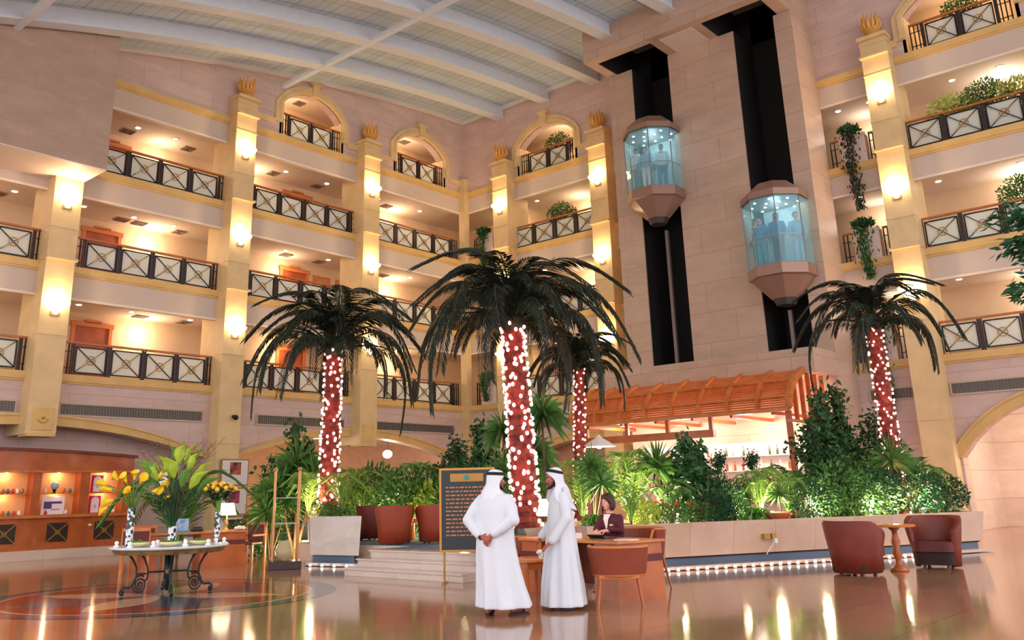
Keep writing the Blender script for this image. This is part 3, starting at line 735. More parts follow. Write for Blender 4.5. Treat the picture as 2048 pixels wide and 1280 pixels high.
# back bar seen under the canopy
t = thing('back_bar', 'pale lit back bar with shelves under the wooden canopy', 'bar', (-1.95, -13.2, 0))
MB().box(-.35, 0.18, -3.2, 3.2, 0, 1.05).build('cabinet', mat('bar_cream', (220, 196, 176), .5), t)
MB().box(-.42, .18, -3.3, 3.3, 1.05, 1.12).build('counter', WOOD, t)
mb = MB(); mb.box(.1, .18, -3.1, 3.1, 1.12, 2.9); mb.build('back_panel', mat('bar_panel', (244, 226, 216), .35), t)
for z in (1.55, 2.0, 2.45): MB().box(-.15, .1, -3.05, 3.05, z, z+.03).build('shelf', mat('bar_shelf', (236, 226, 220), .3), t)
BCOL = [mat('bottle_'+n, c, .15, spec=.7) for n, c in (('green', (50, 90, 50)), ('amber', (150, 80, 30)), ('clear', (210, 220, 220)), ('red', (150, 40, 40)))]
rnd = random.Random(5); bp = []
for m_ in BCOL:
    mb = MB(); mb.lathe([(.035, 0), (.038, .02), (.038, .18), (.014, .23), (.014, .3)], n=10); me = mb.build('bottle', m_, smooth=True); bp.append(me)
k = 0
for zi, z in enumerate((1.582, 2.032, 2.482)):
    for j in range(20):
        y = -13.2-2.9+j*.3+rnd.uniform(-.05, .05); q = rnd.randrange(4); src = bp[q]
        nm = ['green', 'amber', 'clear', 'red'][q]
        o = src if not src.get('label') else src.copy()
        if o is not src: col.objects.link(o)
        o.location = (-1.98, y, z); tag(o, '%s bottle on the %s shelf of the bar under the canopy' % (nm, ['bottom', 'middle', 'top'][zi]), 'bottle', '%s bottles on the %s bar shelf' % (nm, ['bottom', 'middle', 'top'][zi]))
# tented lamp shade left of the canopy
t = thing('floor_lamp', 'white tent-shaped lamp on a tall pole left of the wooden canopy', 'lamp', (-7.2, -12.05, 2.75))
mb = MB(); mb.lathe([(.5, 0), (.3, .14), (.1, .26), (.03, .34)], n=12, cap=False); mb.build('shade', mat('shade_white', (240, 236, 232), .6), t)
mb = MB(); mb.tube([(0, 0, .33), (0, 0, -2.29)], .025, 8); mb.build('pole', BLACK, t); mb = MB(); mb.ball((0, 0, .06), .12, 10, 8); mb.build('bulb', LAMPW, t, smooth=True)
lamp('pendant_light', (0, 0, -.1), 60, (255, 236, 214), .15, parent=t)
# lounge pendant behind the left plants
t = thing('pendant_lamp', 'bright round pendant lamp glowing behind the left planter greenery', 'lamp', (-3.35, 1.5, 3.2))
mb = MB(); mb.ball((0, 0, 0), .17, 14, 10, (1.2, 1.2, 1)); mb.build('globe', LAMPW, t, smooth=True); mb = MB(); mb.tube([(0, 0, .2), (0, 0, .76)], .012, 6); mb.build('cord', BLACK, t)
lamp('pendant_light', (0, 0, -.45), 120, (255, 220, 170), .2, parent=t)
for i, (x, y, z) in enumerate(((-10.6, 2.5, 3.7), (-8.6, 3.2, 3.7), (-6.4, 2.2, 3.7), (-3.5, 3, 3.7))):
    t = thing('ceiling_lamp', 'flat glowing lounge ceiling lamp behind the left arch, %s from left' % ORD[i], 'lamp', (x, y, z+.1), group='lounge ceiling lamps')
    mb = MB(); mb.lathe([(.3, 0), (.34, .08), (.34, .14)], n=16); mb.build('diffuser', LAMPW, t); MB().lathe([(.36, .1), (.36, .15)], n=16).build('rim', WHITE, t)
    lamp('lounge_light', (0, 0, -.2), 60, (255, 210, 160), .2, parent=t)
for x, y in ((3.2, -22.5), (3.6, -26)): lamp('passage_fill', (x, y, 3.6), 300, (255, 240, 226), .3)  # unseen lamps added to brighten the passage behind the arch

# ================================================================ platform with carpet, steps
MARB = stone('planter_marble', (212, 178, 156), (202, 168, 144), (182, 148, 124), bw=.9, bh=2, rough=.16, msize=.006, veins=.06, plane='front')
STEPM = stone('step_marble', (214, 194, 178), (204, 184, 168), (170, 146, 130), bw=1.4, bh=.5, rough=.2, msize=.005)
CARPET = mat('blue_carpet', (84, 108, 132), .95, var=.25, vscale=14)
mb = MB(); mb.box(-16.2, -1.7, -15.9, -12.73, 0.0, .44); mb.box(-15.3, -1.7, -12.73, -8.6, 0.0, .44); mb.box(-14.3, -1.7, -8.6, 6.9, 0, .44); mb.build('floor_platform', STEPM, kind='structure')
mb = MB(); mb.box(-16.15, -1.72, -15.85, -12.73, .44, .452); mb.box(-15.28, -1.72, -12.73, -8.65, .44, .452); mb.box(-14.25, -1.72, -8.65, 6.85, .44, .452); mb.build('floor_carpet', CARPET, kind='structure')
mb = MB()
for i in range(3): mb.box(-17.25+.34*i, -16.19, -16.0, -12.75, .15*i+.001, .15*(i+1)-.03); mb.box(-17.28+.34*i, -16.19, -16.0, -12.72, .15*(i+1)-.03, .15*(i+1))
tag(mb.build('entrance_steps', STEPM), 'three pale marble steps up to the blue carpeted lounge', 'steps')
PLB = mat('plinth_blue', (84, 100, 122), .3)
# ---- square marble planter with the left palm
def planter_poly(name, label, poly, h, wall=.14, soil=.08, flare=0.):
    """poly: list of (x, y) counter-clockwise; hollow marble box with soil"""
    t = thing(name, label, 'planter'); n = len(poly); c = Vector((sum(p[0] for p in poly)/n, sum(p[1] for p in poly)/n, 0))
    def ins(d):
        out = []
        for i in range(n):
            a, b, e = Vector(poly[i-1]), Vector(poly[i]), Vector(poly[(i+1) % n])
            d1 = (b-a).normalized(); d2 = (e-b).normalized(); n1 = Vector((-d1.y, d1.x)); n2 = Vector((-d2.y, d2.x))
            m = (n1+n2); m = m/(m.length_squared/2) if m.length > .1 else n1
            out.append(b+m*d)
        return out
    O, I, B = poly, ins(wall), ins(flare+.04)
    vs = [(p[0], p[1], .24) for p in B]+[(p[0], p[1], h) for p in O]+[(p[0], p[1], h) for p in I]+[(p[0], p[1], .24) for p in I]
    fs = []
    for i in range(n):
        j = (i+1) % n; fs += [(i, j, n+j, n+i), (n+i, n+j, 2*n+j, 2*n+i), (2*n+i, 2*n+j, 3*n+j, 3*n+i), (3*n+i, 3*n+j, j, i)]
    MB().add(vs, fs).build('marble_wall', MARB, t)
    pb = ins(flare+.12); mb = MB(); mb.extrude([(p[0], p[1], 0.) for p in pb], (0, 0, .24)); mb.build('plinth', PLB, t)
    cb = ins(-.06); MB().extrude([(p[0], p[1], .015) for p in cb], (0, 0, .06)).build('curb', MARB, t)
    sp = ins(wall-.002); mb = MB(); mb.extrude([(p[0], p[1], .21) for p in sp], (0, 0, h-soil-.21)); mb.build('soil', mat('potting_soil', (60, 42, 30), .95, var=.4, vscale=12), t)
    return t
MARB0 = MARB; MARB = stone('pale_planter_marble', (222, 210, 200), (214, 201, 190), (196, 180, 166), bw=3, bh=3, rough=.16, veins=.1)
PSQ = planter_poly('marble_planter', 'square pale marble planter on a blue plinth holding the left palm', [(-15.98, -9.9), (-15.70, -11.42), (-14.35, -9.5), (-14.6, -8.0)], 1.08)
MARB = MARB0
PBG = planter_poly('marble_planter', 'long pink marble planter full of plants behind the receptionist', [(-15.1, -17.17), (-13.66, -17.9), (-7.1, -21.3), (-6.05, -21.75), (-4.6, -19.6), (-12.2, -15.2), (-13.4, -14.2)], .87, flare=.05)
# row of small floor lamps along the foot of the long planter
d0 = Vector((-13.66, -17.9, 0)); d1 = Vector((-7.1, -21.3, 0)); dd = (d1-d0).normalized(); nn = Vector((dd.y, -dd.x, 0))
FLB = mat('floor_light_glow', (255, 250, 240), .5, emit=(255, 244, 230), estr=7)
proto = None
for i in range(40):
    p = d0+dd*(-1.3+i*.215)+nn*.17
    if proto is None:
        proto = thing('floor_light', 'small white lamp in the row along the foot of the long planter', 'lamp', p, group='row of floor lamps under the long planter')
        MB().lathe([(.035, 0.0), (.035, .02)], n=10).build('base', WHITE, proto); MB().ball((0, 0, .035), .03, 8, 6).build('bulb', FLB, proto, smooth=True)
    else: dup(proto, p)
for i in range(4):
    p = Vector((-15.98, -9.9, 0)).lerp(Vector((-15.7, -11.42, 0)), .15+.23*i)+Vector((-.16, 0, 0)); dup(proto, p, label='small white lamp at the foot of the square planter', group='floor lamps under the square planter')
# twin socket plate on the planter front
t = thing('socket_plate', 'pair of brass socket plates with a white plug on the long planter front', 'socket', (0, 0, 0))
q = d0.lerp(d1, .34)+nn*.0; ang = math.atan2(dd.y, dd.x)
t.location = (q.x, q.y, .55); t.rotation_euler = (0, 0, ang)
mb = MB(); mb.box(-.16, -.02, -.05, .04, -.05, .05); mb.box(.03, .13, -.05, .04, -.05, .05); mb.build('plates', GOLD, t)
mb = MB(); mb.box(.05, .11, -.1, -.05, -.13, -.04); mb.tube([(.05, -.06, -.12), (-.05, -.05, -.22), (-.15, -.04, -.34)], .008, 6); mb.build('plug', WHITE, t)
# ================================================================ furniture
LEATH = mat('rust_leather', (150, 62, 36), .55, rgb2=(146, 58, 30), vscale=2.5, coat=.05); LEATB = mat('brown_leather', (122, 48, 32), .5, rgb2=(104, 38, 26), vscale=2.5); LEATHD = mat('maroon_leather', (96, 34, 30), .5, var=.15); DARKU = mat('dark_underside', (44, 26, 22), .8)
def rect_ring(cx, cy, w, d, z, r=.06, n=4):
    out = []
    for sx, sy, a0 in ((1, 1, 0), (-1, 1, PI/2), (-1, -1, PI), (1, -1, 3*PI/2)):
        for k in range(n+1): a = a0+PI/2*k/n; out.append((cx+sx*(w/2-r)+r*math.cos(a), cy+sy*(d/2-r)+r*math.sin(a), z))
    return out
def tub_chair(name, label, loc, rz, lm=LEATH, h=.82, W=.74, group=None, sc_=1.):
    """barrel armchair: curved shell wrapping the seat; opens towards +X"""
    t = thing(name, label, 'armchair', loc, rz, group)
    n = 22; a0, a1 = R_(52), R_(308); ri, ro = W*.41, W*.5
    def shell(k):
        f = k/n; a = a0+(a1-a0)*f; back = math.sin(PI*f); top = .66+(h-.66)*min(1, back*1.5)**1.1; return a, top
    mb = MB(); rings = []
    for k in range(n+1):
        a, top = shell(k); c, s_ = math.cos(a), math.sin(a); bo = 1.06
        rings.append([(ro*.84*c, ro*.84*s_, .035), (ro*.9*c, ro*.9*s_, .35), (ro*bo*c, ro*bo*s_, top-.03), (ro*bo*.99*c, ro*bo*.99*s_, top), ((ri+.01)*c, (ri+.01)*s_, top), (ri*c, ri*s_, top-.04), (ri*.95*c, ri*.95*s_, .3), (ri*.85*c, ri*.85*s_, .035)])
    mb.loft(rings); mb.build('shell', lm, t, smooth=True, bevel=.0)
    mb = MB(); mb.loft([rect_ring(.04, 0, W*.78, W*.74, z, .14) for z in (.3, .44, .46)]+[rect_ring(.04, 0, W*.72, W*.68, .475, .12)]); mb.build('seat_cushion', LEATHD if lm is LEATB else lm, t)
    mb = MB(); mb.loft([rect_ring(.02, 0, W*.74, W*.72, z, .16) for z in (.07, .3)]); mb.build('base', LEATHD if lm is LEATH else DARKU, t)
    for sx in (-1, 1):
        for sy in (-1, 1): MB().box(sx*.2-.025, sx*.2+.025, sy*.2-.025, sy*.2+.025, 0, .09).build('foot', WOODD, t)
    return t
tub_chair('armchair', 'dark rust leather tub chair seen from behind, beside the small round table at right', (-12.62, -21.2, 0), R_(-12), lm=LEATB, W=.98, h=.9)
a2 = tub_chair('armchair', 'rust leather tub chair with dark open seat, rightmost by the round table', (-10.75, -22.0, 0), R_(186), lm=LEATB, W=.94, h=.92)
t = thing('round_table', 'small round wooden table with turned leg between the two rust tub chairs', 'table', (-11.75, -21.62, 0))
MB().lathe([(.3, .755), (.37, .76), (.375, .79), (.36, .8)], n=28).build('tabletop', WOODL, t)
MB().lathe([(.16, 0), (.16, .03), (.1, .09), (.045, .14), (.05, .2), (.085, .3), (.05, .4), (.08, .5), (.05, .6), (.045, .68), (.12, .755)], n=16).build('turned_leg', WOOD, t, smooth=True)
# lounge armchairs on the carpet
tub_chair('armchair', 'orange leather tub chair seen from behind on the blue carpet, nearest the steps', (-14.98, -11.72, .452), R_(48), W=.86, h=.84)
tub_chair('armchair', 'orange leather tub chair on the blue carpet, just left of the sign board', (-14.2, -12.25, .452), R_(60), W=.88, h=.84)
tub_chair('armchair', 'dark red armchair partly hidden behind the square planter edge', (-13.75, -9.55, .452), R_(-10), lm=LEATHD, W=.8)
t = thing('side_table', 'low wooden side table with pale top left of the lounge armchairs', 'table', (-13.3, -10.55, .452))
MB().box(-.4, .4, -.4, .4, .5, .55).build('tabletop', mat('table_pale', (206, 196, 190), .4), t)
for sx in (-1, 1):
    for sy in (-1, 1): MB().box(sx*.34-.03, sx*.34+.03, sy*.34-.03, sy*.34+.03, 0, .5).build('leg', WOOD, t)
mb = MB(); mb.box(-.34, .34, -.34, .34, .4, .5); mb.build('apron', WOOD, t)

# ---- reception desk
ang = math.atan2(-.2, .91)       # local +x runs from the camera side to the receptionist side
DK = thing('reception_desk', 'long wooden reception desk with maroon band where the receptionist sits', 'desk', (-17.42, -18.87, 0), ang)
mb = MB(); mb.loft([rect_ring(0, 0, .98, 2.34, .76, .02), rect_ring(0, 0, .98, 2.34, .8, .02)]); mb.build('desktop', WOODL, DK, bevel=.006)
for s_ in (-1, 1):
    mb = MB(); y0, y1 = sorted((s_*1.12, s_*.62)); yo = s_*.08
    mb.add([(-.48, y0, 0), (.48, y0, 0), (.48, y1, 0), (-.48, y1, 0), (-.44, y0, .76), (.44, y0, .76), (.44, y1, .76), (-.44, y1, .76)], [(0,3,2,1),(4,5,6,7),(0,1,5,4),(1,2,6,5),(2,3,7,6),(3,0,4,7)])
    mb.build('pedestal', WOOD, DK)
    mb = MB(); mb.box(-.465, .465, y0-.008, y1+.008, .5, .6); mb.build('maroon_band', LEATHD, DK)
mb = MB(); mb.box(.1, .14, -.62, .62, .12, .76); mb.build('modesty_panel', WOODD, DK)
# objects on the desk
def onDesk(x, y, z=.8): c, s_ = math.cos(ang), math.sin(ang); return (-17.42+c*x-s_*y, -18.87+s_*x+c*y, z)
def table_lamp(label, loc, s_=1.):
    t = thing('table_lamp', label, 'lamp', loc)
    MB().lathe([(.09*s_, 0), (.09*s_, .015), (.03*s_, .04), (.02*s_, .1), (.045*s_, .16), (.02*s_, .24), (.012, .34*s_)], n=14).build('base', GOLD, t, smooth=True)
    MB().lathe([(.19*s_, .3*s_), (.13*s_, .54*s_)], n=20, cap=False).build('lamp_shade', mat('glowing_shade', (255, 246, 226), .6, emit=(255, 236, 200), estr=2.6), t, smooth=True)
    lamp('table_light', (0, 0, .42*s_), 9, (255, 224, 170), .05, parent=t); return t
table_lamp('small table lamp with white shade standing on the reception desk behind the men', onDesk(-.05, .85), 1.1)
t = thing('name_sign', 'small white card sign standing on the reception desk beside the receptionist', 'sign', onDesk(-.1, .1)); MB().box(-.01, .01, -.05, .05, 0, .08).build('card', WHITE, t)
t = thing('laptop', 'dark laptop on the reception desk in front of the receptionist', 'laptop', onDesk(.02, -.32), ang)
MB().box(-.12, .12, -.17, .17, 0, .02).build('keyboard', BLACK, t); mb = MB(); mb.bar((-.12, 0, .02), (-.17, 0, .06), .34, .012, (0, 0, 1)); mb.build('lid', BLACK, t)
t = thing('paper_stack', 'small stack of white papers at the right end of the reception desk', 'papers', onDesk(-.1, -.95), ang+.2); MB().box(-.11, .11, -.15, .15, 0, .012).build('sheets', WHITE, t)

# ---- visitor chair in front of the desk
def bow_chair(label, loc, rz, group=None):
    """upholstered round-backed wooden armchair, opens towards +X"""
    t = thing('visitor_chair', label, 'chair', loc, rz, group)
    n = 18; mb = MB(); rings = []
    for k in range(n+1):
        a = R_(75)+R_(210)*k/n; c, s_ = math.cos(a), math.sin(a); r = .31
        rings.append([((r-.025)*c, (r+.03)*s_, .43), ((r+.02)*c, (r+.06)*s_, .43), ((r+.06)*c, (r+.11)*s_, .76), ((r+.01)*c, (r+.06)*s_, .76)])
    mb.loft(rings).build('backrest', mat('chair_leather', (134, 58, 34), .5, var=.1), t, smooth=False)
    mb = MB(); mb.tube([((.345)*math.cos(a), (.395)*math.sin(a), .77) for a in [R_(72)+R_(216)*k/n for k in range(n+1)]], .022, 8); mb.build('top_rail', WOODL, t, smooth=True)
    mb = MB(); mb.tube([((.3)*math.cos(a), (.34)*math.sin(a), .425) for a in [R_(60)+R_(240)*k/n for k in range(n+1)]], .026, 8); mb.box(-.26, .3, -.27, .27, .38, .42); mb.build('seat_rail', WOODL, t)
    mb = MB(); mb.loft([rect_ring(.03, 0, .54, .56, .42, .1), rect_ring(.03, 0, .54, .56, .47, .1), rect_ring(.03, 0, .46, .48, .49, .1)]); mb.build('seat', LEATHD, t)
    for sx, sy in ((-1, -1), (-1, 1), (1, -1), (1, 1)):
        MB().tube([(sx*.22, sy*.24, .42), (sx*.3-.0, sy*.3, 0)], [.022, .014], 8).build('leg', WOOD, t)
    for sy in (-1, 1): MB().tube([(.25, sy*.3, .42), (.14, sy*.385, .77)], .018, 8).build('arm_post', WOODL, t)
    return t
vc = bow_chair('round-backed wooden visitor chair with brown leather back in front of the reception desk', (-18.62, -20.22, 0), R_(35))
b2 = dup(vc, (-17.3, -17.05, 0), R_(-150), 'dark round-backed chair between the two men, behind the side table')
b3 = dup(vc, (-16.42, -19.15, 0), R_(172), 'dark leather chair the receptionist sits on', scale=(1.05, 1.15, 1.17))
# ---- low side table left of the desk
t = thing('side_table', 'square wooden side table standing beside the man near the desk', 'table', (-18.2, -18.35, 0), ang)
MB().box(-.36, .36, -.33, .33, .5, .545).build('tabletop', WOODL, t, bevel=.006); MB().box(-.31, .31, -.29, .29, .4, .5).build('apron', WOOD, t)
for sx in (-1, 1):
    for sy in (-1, 1): MB().tube([(sx*.3, sy*.27, .42), (sx*.3, sy*.27, 0)], [.035, .022], 4).build('leg', WOOD, t)
c_ = Vector((-18.28, -18.62, .545)); t = thing('flower_posy', 'small posy of white flowers on the side table beside the man', 'flowers', c_)
mb = MB(); rr = random.Random(3)
for i in range(24): a = rr.uniform(0, 2*PI); r = rr.uniform(0, .09); mb.ball((r*math.cos(a), r*math.sin(a), .05+rr.uniform(0, .07)), .022, 6, 4)
mb.build('blossoms', mat('white_petals', (236, 234, 220), .6, var=.1), t); MB().lathe([(.04, 0), (.06, .05)], n=12).build('dish', WHITE, t)

# ---- sign board on its stand
fd = Vector((.62, -.785, 0)); t = thing('sign_board', 'black lobby directory board in a gold frame on a brass stand behind the man', 'sign', (-17.22, -16.1, 0), R_(-52))
mb = MB(); mb.box(-.46, .46, -.02, .02, .56, 1.92); mb.build('board', mat('board_black', (26, 34, 38), .35), t)
mb = MB()
for x0, x1, z0, z1 in ((-.5, -.46, .52, 1.96), (.46, .5, .52, 1.96), (-.46, .46, .52, .56), (-.46, .46, 1.92, 1.96)): mb.box(x0, x1, -.035, .03, z0, z1)
mb.build('frame', mat('gilt_frame', (188, 132, 58), .4, metal=.3), t)
MB().box(-.3, .3, -.03, -.02, 1.72, 1.86).build('header_plate', mat('header_gilt', (176, 126, 52), .4), t)
mb = MB(); mb.lathe([(.05, 0), (.05, .012)], n=6); o = mb.build('emblem', mat('emblem_teal', (44, 140, 140), .5), t); o.rotation_euler = (R_(90), 0, 0); o.location = (0, -.03, 1.79)
mb = MB(); rr = random.Random(8)
for i in range(13):
    z = 1.62-i*.068; x = -.38
    while x < .3:
        w = rr.uniform(.03, .1); mb.box(x, min(x+w, .34), -.026, -.02, z-.012, z+.012); x += w+.022
tag(mb.build('listing_lines', mat('listing_ochre', (196, 116, 66), .5), t), kind='stuff')
for x in (-.42, .42): MB().tube([(x, 0, 0.02), (x, 0, .54)], .018, 8).build('stand_pole', GOLD, t)
for x in (-.42, .42): MB().box(x-.03, x+.03, -.22, .22, 0, .025).build('stand_foot', GOLD, t)

# ---- wrought iron centre table
IRON = mat('dark_green_iron', (30, 44, 48), .4, metal=.4, var=.2); TC = Vector((-21.05, -12.72, 0))
va = math.atan2(TC.y-CAM.y, TC.x-CAM.x)
T = thing('scroll_table', 'round stone-topped table on scrolled dark iron legs in front of the display cabinet', 'table', TC, va+R_(6))
MB().lathe([(.9, .735), (.96, .745), (.98, .765), (.96, .782)], n=48).build('stone_top', mat('pale_stone_top', (222, 226, 232), .15, var=.08), T, smooth=False)
MB().lathe([(.84, .66), (.88, .665), (.92, .735)], n=48, cap=True).build('gilt_rim', mat('antique_gilt', (150, 124, 76), .4, metal=.4, var=.4, vscale=8), T)
def arc(cx_, cz_, r, a, b, n=14): return [(cx_+r*math.cos(R_(a+(b-a)*i/n)), cz_+r*math.sin(R_(a+(b-a)*i/n))) for i in range(n+1)]
for q in range(4):
    mb = MB()
    outer = [(.78, .68), (.68, .58), (.60, .45), (.585, .32), (.63, .2), (.70, .13), (.80, .14), (.86, .1), (.87, .05), (.83, .03), (.8, .06), (.82, .085)]
    inner = [(.56, .68), (.46, .58), (.40, .46), (.375, .34), (.39, .25), (.43, .23)]
    spiral = [(.52+(.15-.12*i/34)*math.cos(R_(120+-24*i)), .17+(.15-.12*i/34)*math.sin(R_(120+-24*i))) for i in range(35)]
    for P, r in ((outer, .02), (inner, .018), (spiral, .014)):
        mb.tube([(x, 0, z) for x, z in P], r, 8)
    mb.tube([(.585, 0, .34), (.40, 0, .34)], .012, 6); mb.tube([(.39, 0, .36), (.03, 0, .36)], .014, 6)
    mb.ball((.83, 0, .045), .04, 8, 6); mb.ball((.535, 0, .17), .03, 8, 6)
    o = mb.build('scroll_leg', IRON, T, smooth=True); o.rotation_euler = (0, 0, PI/2*q); o.scale = (.85, .85, 1)
MB().tube([(0, 0, .06), (0, 0, .66)], .03, 10).build('centre_pole', IRON, T, smooth=True); MB().ball((0, 0, .36), .05, 10, 6).build('brass_boss', GOLD, T, smooth=True)
ct, st_ = math.cos(va), math.sin(va)
def onT(r, f, z=.782): return Vector((TC.x+f*ct+r*st_, TC.y+f*st_-r*ct, z))     # r to the right in view, f away
# mosaic vase with callas, centre vase, vase with roses
def checker_vase(name, label, loc, H, r=.055, dark=(30, 30, 34), light=(214, 220, 224)):
    m = bpy.data.materials.get('mosaic_vase')
    if not m:
        m = bpy.data.materials.new('mosaic_vase'); m.use_nodes = True; nt = m.node_tree; p = nt.nodes['Principled BSDF']
        tc = nt.nodes.new('ShaderNodeTexCoord'); v = nt.nodes.new('ShaderNodeTexVoronoi'); v.inputs['Scale'].default_value = 22
        r_ = nt.nodes.new('ShaderNodeValToRGB'); r_.color_ramp.interpolation = 'CONSTANT'; r_.color_ramp.elements[0].color = C3(*dark); r_.color_ramp.elements[1].color = C3(*light); r_.color_ramp.elements[1].position = .52
        nt.links.new(tc.outputs['Object'], v.inputs['Vector']); nt.links.new(v.outputs['Color'], r_.inputs['Fac']); nt.links.new(r_.outputs['Color'], p.inputs['Base Color']); p.inputs['Roughness'].default_value = .1
    t = thing(name, label, 'vase', loc)
    MB().lathe([(r, 0), (r*1.0, .02), (r*1.02, H), (r*.8, H), (r*.8, H-.04), (.001, H-.04)], n=18, cap=True).build('vase_body', m, t, smooth=False); return t
V1 = onT(-.66, -.05); V2 = onT(.02, .1); V3 = onT(.76, .05)
checker_vase('mosaic_vase', 'tall black and white mosaic vase at the left of the iron table', V1, .62, .062)
checker_vase('mosaic_vase', 'dark mosaic vase at the centre of the iron table', V2, .3, .07)
checker_vase('mosaic_vase', 'tall dark mosaic vase at the right of the iron table', V3, .52, .05)
GREENS = [mat('stem_green', (96, 140, 50), .5, var=.2), mat('leaf_dark', (38, 84, 44), .45, var=.3), mat('leaf_lime', (160, 184, 50), .45, var=.2)]
YELF = mat('yellow_petals', (250, 208, 30), .5, var=.15, vscale=9)
rr = random.Random(11)
def calla_bunch():
    t = thing('calla_lilies', 'spreading bunch of yellow calla lilies in the left mosaic vase', 'flowers', V1+Vector((0, 0, .58)))
    st = MB(); fl = []
    rv = Vector((st_, -ct, 0)); fv = Vector((ct, st_, 0))
    for i in range(13):
        side = [-.42, -.34, -.26, -.3, -.12, 0, .1, .34, .42, .46, -.38, .3, -.05][i]; zz = [.42, .34, .5, .18, .46, .5, .44, .5, .4, .2, .06, .3, .3][i]; fz = rr.uniform(-.2, .2)
        e = rv*side+fv*fz+Vector((0, 0, zz)); m = e*.45+Vector((0, 0, .14))
        st.tube([(0, 0, -.02), m*.6+Vector((0, 0, .02)), m, e], .011, 6)
        d = (e-m).normalized(); x = d.orthogonal().normalized(); y = d.cross(x); f = MB(); rings = []
        for (r, L) in ((.012, 0), (.03, .05), (.05, .1), (.075, .14)): rings.append([e+d*L+(x*math.cos(a)+y*math.sin(a))*r+d*(.05*math.cos(a) if L > .12 else 0) for a in [2*PI*j/10 for j in range(10)]])
        f.loft(rings, caps=False); f.build('bloom', YELF, t, smooth=True)
    st.build('stems', GREENS[0], t, smooth=True)
calla_bunch()
def greens_arr():
    t = thing('foliage_arrangement', 'tall arrangement of broad lime leaves and bare twigs at the table centre', 'flowers', V2+Vector((0, 0, .26)))
    rv = Vector((st_, -ct, 0)); fv = Vector((ct, st_, 0)); st = MB()
    for i in range(16):
        sd = -.48+.96*i/15+rr.uniform(-.05, .05); h = 1.2-.5*abs(sd)+rr.uniform(-.25, .15); fz = rr.uniform(-.25, .25)
        e = rv*sd+fv*fz+Vector((0, 0, h)); m = rv*sd*.3+fv*fz*.4+Vector((0, 0, h*.5)); st.tube([(0, 0, 0), m, e], .01, 5)
        lf = MB(); d = (e-m).normalized(); n_ = fv*-1
        p0 = e-d*.25; w = .1+rr.random()*.05; rings = []
        x = d.cross(n_).normalized(); tip = e+d*.22+rv*(.14*(1 if sd > 0 else -1))-Vector((0, 0, .05))
        lf.add([p0, p0+d*.2+x*w*.6, e+x*w*.5+d*.06, tip, e-x*w*.5+d*.06, p0+d*.2-x*w*.6, p0+d*.2+n_*.03, e+d*.06+n_*.03], [(0, 1, 6), (0, 6, 5), (1, 2, 7, 6), (6, 7, 4, 5), (2, 3, 7), (7, 3, 4)])
        lf.build('broad_leaf', GREENS[2] if i % 3 else GREENS[0], t)
    for i in range(26):
        a = rr.uniform(0, 2*PI); r = rr.uniform(.1, .42); h = rr.uniform(.3, .7); e = Vector((r*math.cos(a), r*math.sin(a), h)); st.tube([(0, 0, 0), e*.5+Vector((0, 0, .12)), e], .008, 5)
        for k in range(5): st.leaf(e*(.6+.1*k)+Vector((0, 0, .04)), Vector((rr.uniform(-1, 1), rr.uniform(-1, 1), rr.uniform(-.2, 1))), .2, .035)
    st.build('stems', GREENS[1], t)
    tw = MB()
    for i in range(11):
        sd = -.62+1.24*i/10; base = rv*sd*.4+Vector((0, 0, .9)); e = rv*(sd*1.25)+fv*rr.uniform(-.3, .3)+Vector((0, 0, 1.45+rr.uniform(-.1, .15)))
        tw.tube([(0, 0, 0), base*.6, base, e], [.01, .009, .007, .003], 5)
        for k in range(6):
            p = base.lerp(e, .15+.13*k); q = p+rv*rr.uniform(-.2, .2)+fv*rr.uniform(-.1, .1)+Vector((0, 0, rr.uniform(.06, .25))); tw.tube([p, (p+q)/2+rv*.02, q], [.005, .004, .002], 4)
    tw.build('twigs', mat('bare_twig', (120, 84, 62), .8), t)
    wf = MB()
    for i in range(14): wf.ball(rv*rr.uniform(-.3, -.16)+fv*-.12+Vector((0, 0, .82+rr.uniform(-.1, .12))), .032, 6, 4, (1, 1, .7))
    wf.build('orchids', mat('white_petals'), t)
greens_arr()
def rose_dome():
    t = thing('rose_bouquet', 'dome of yellow roses over dark leaves in the right mosaic vase', 'flowers', V3+Vector((0, 0, .48)))
    MB().tube([(0, 0, 0), (0, 0, .35)], [.035, .05], 8).build('stems', GREENS[0], t)
    lf = MB()
    for i in range(240):
        a = rr.uniform(0, 2*PI); f = rr.random(); r = .06+.26*f*rr.random()**.3; z = .22+.25*f; lf.leaf((r*math.cos(a)*.8, r*math.sin(a)*.8, z), (math.cos(a), math.sin(a), rr.uniform(-.3, .6)), .1, .055)
    lf.build('leaves', GREENS[1], t)
    for i in range(22):
        a = i*2.4; r = .3*math.sqrt((i+.5)/22); z = .52-.12*(r/.3)**2; b = MB(); b.ball((r*math.cos(a), r*math.sin(a), z), .043, 8, 6, (1, 1, .85)); b.ball((r*math.cos(a), r*math.sin(a), z+.025), .026, 7, 5); b.build('rose', mat('rose_yellow', (248, 196, 60), .5, var=.2, vscale=14), t, smooth=True)
rose_dome()
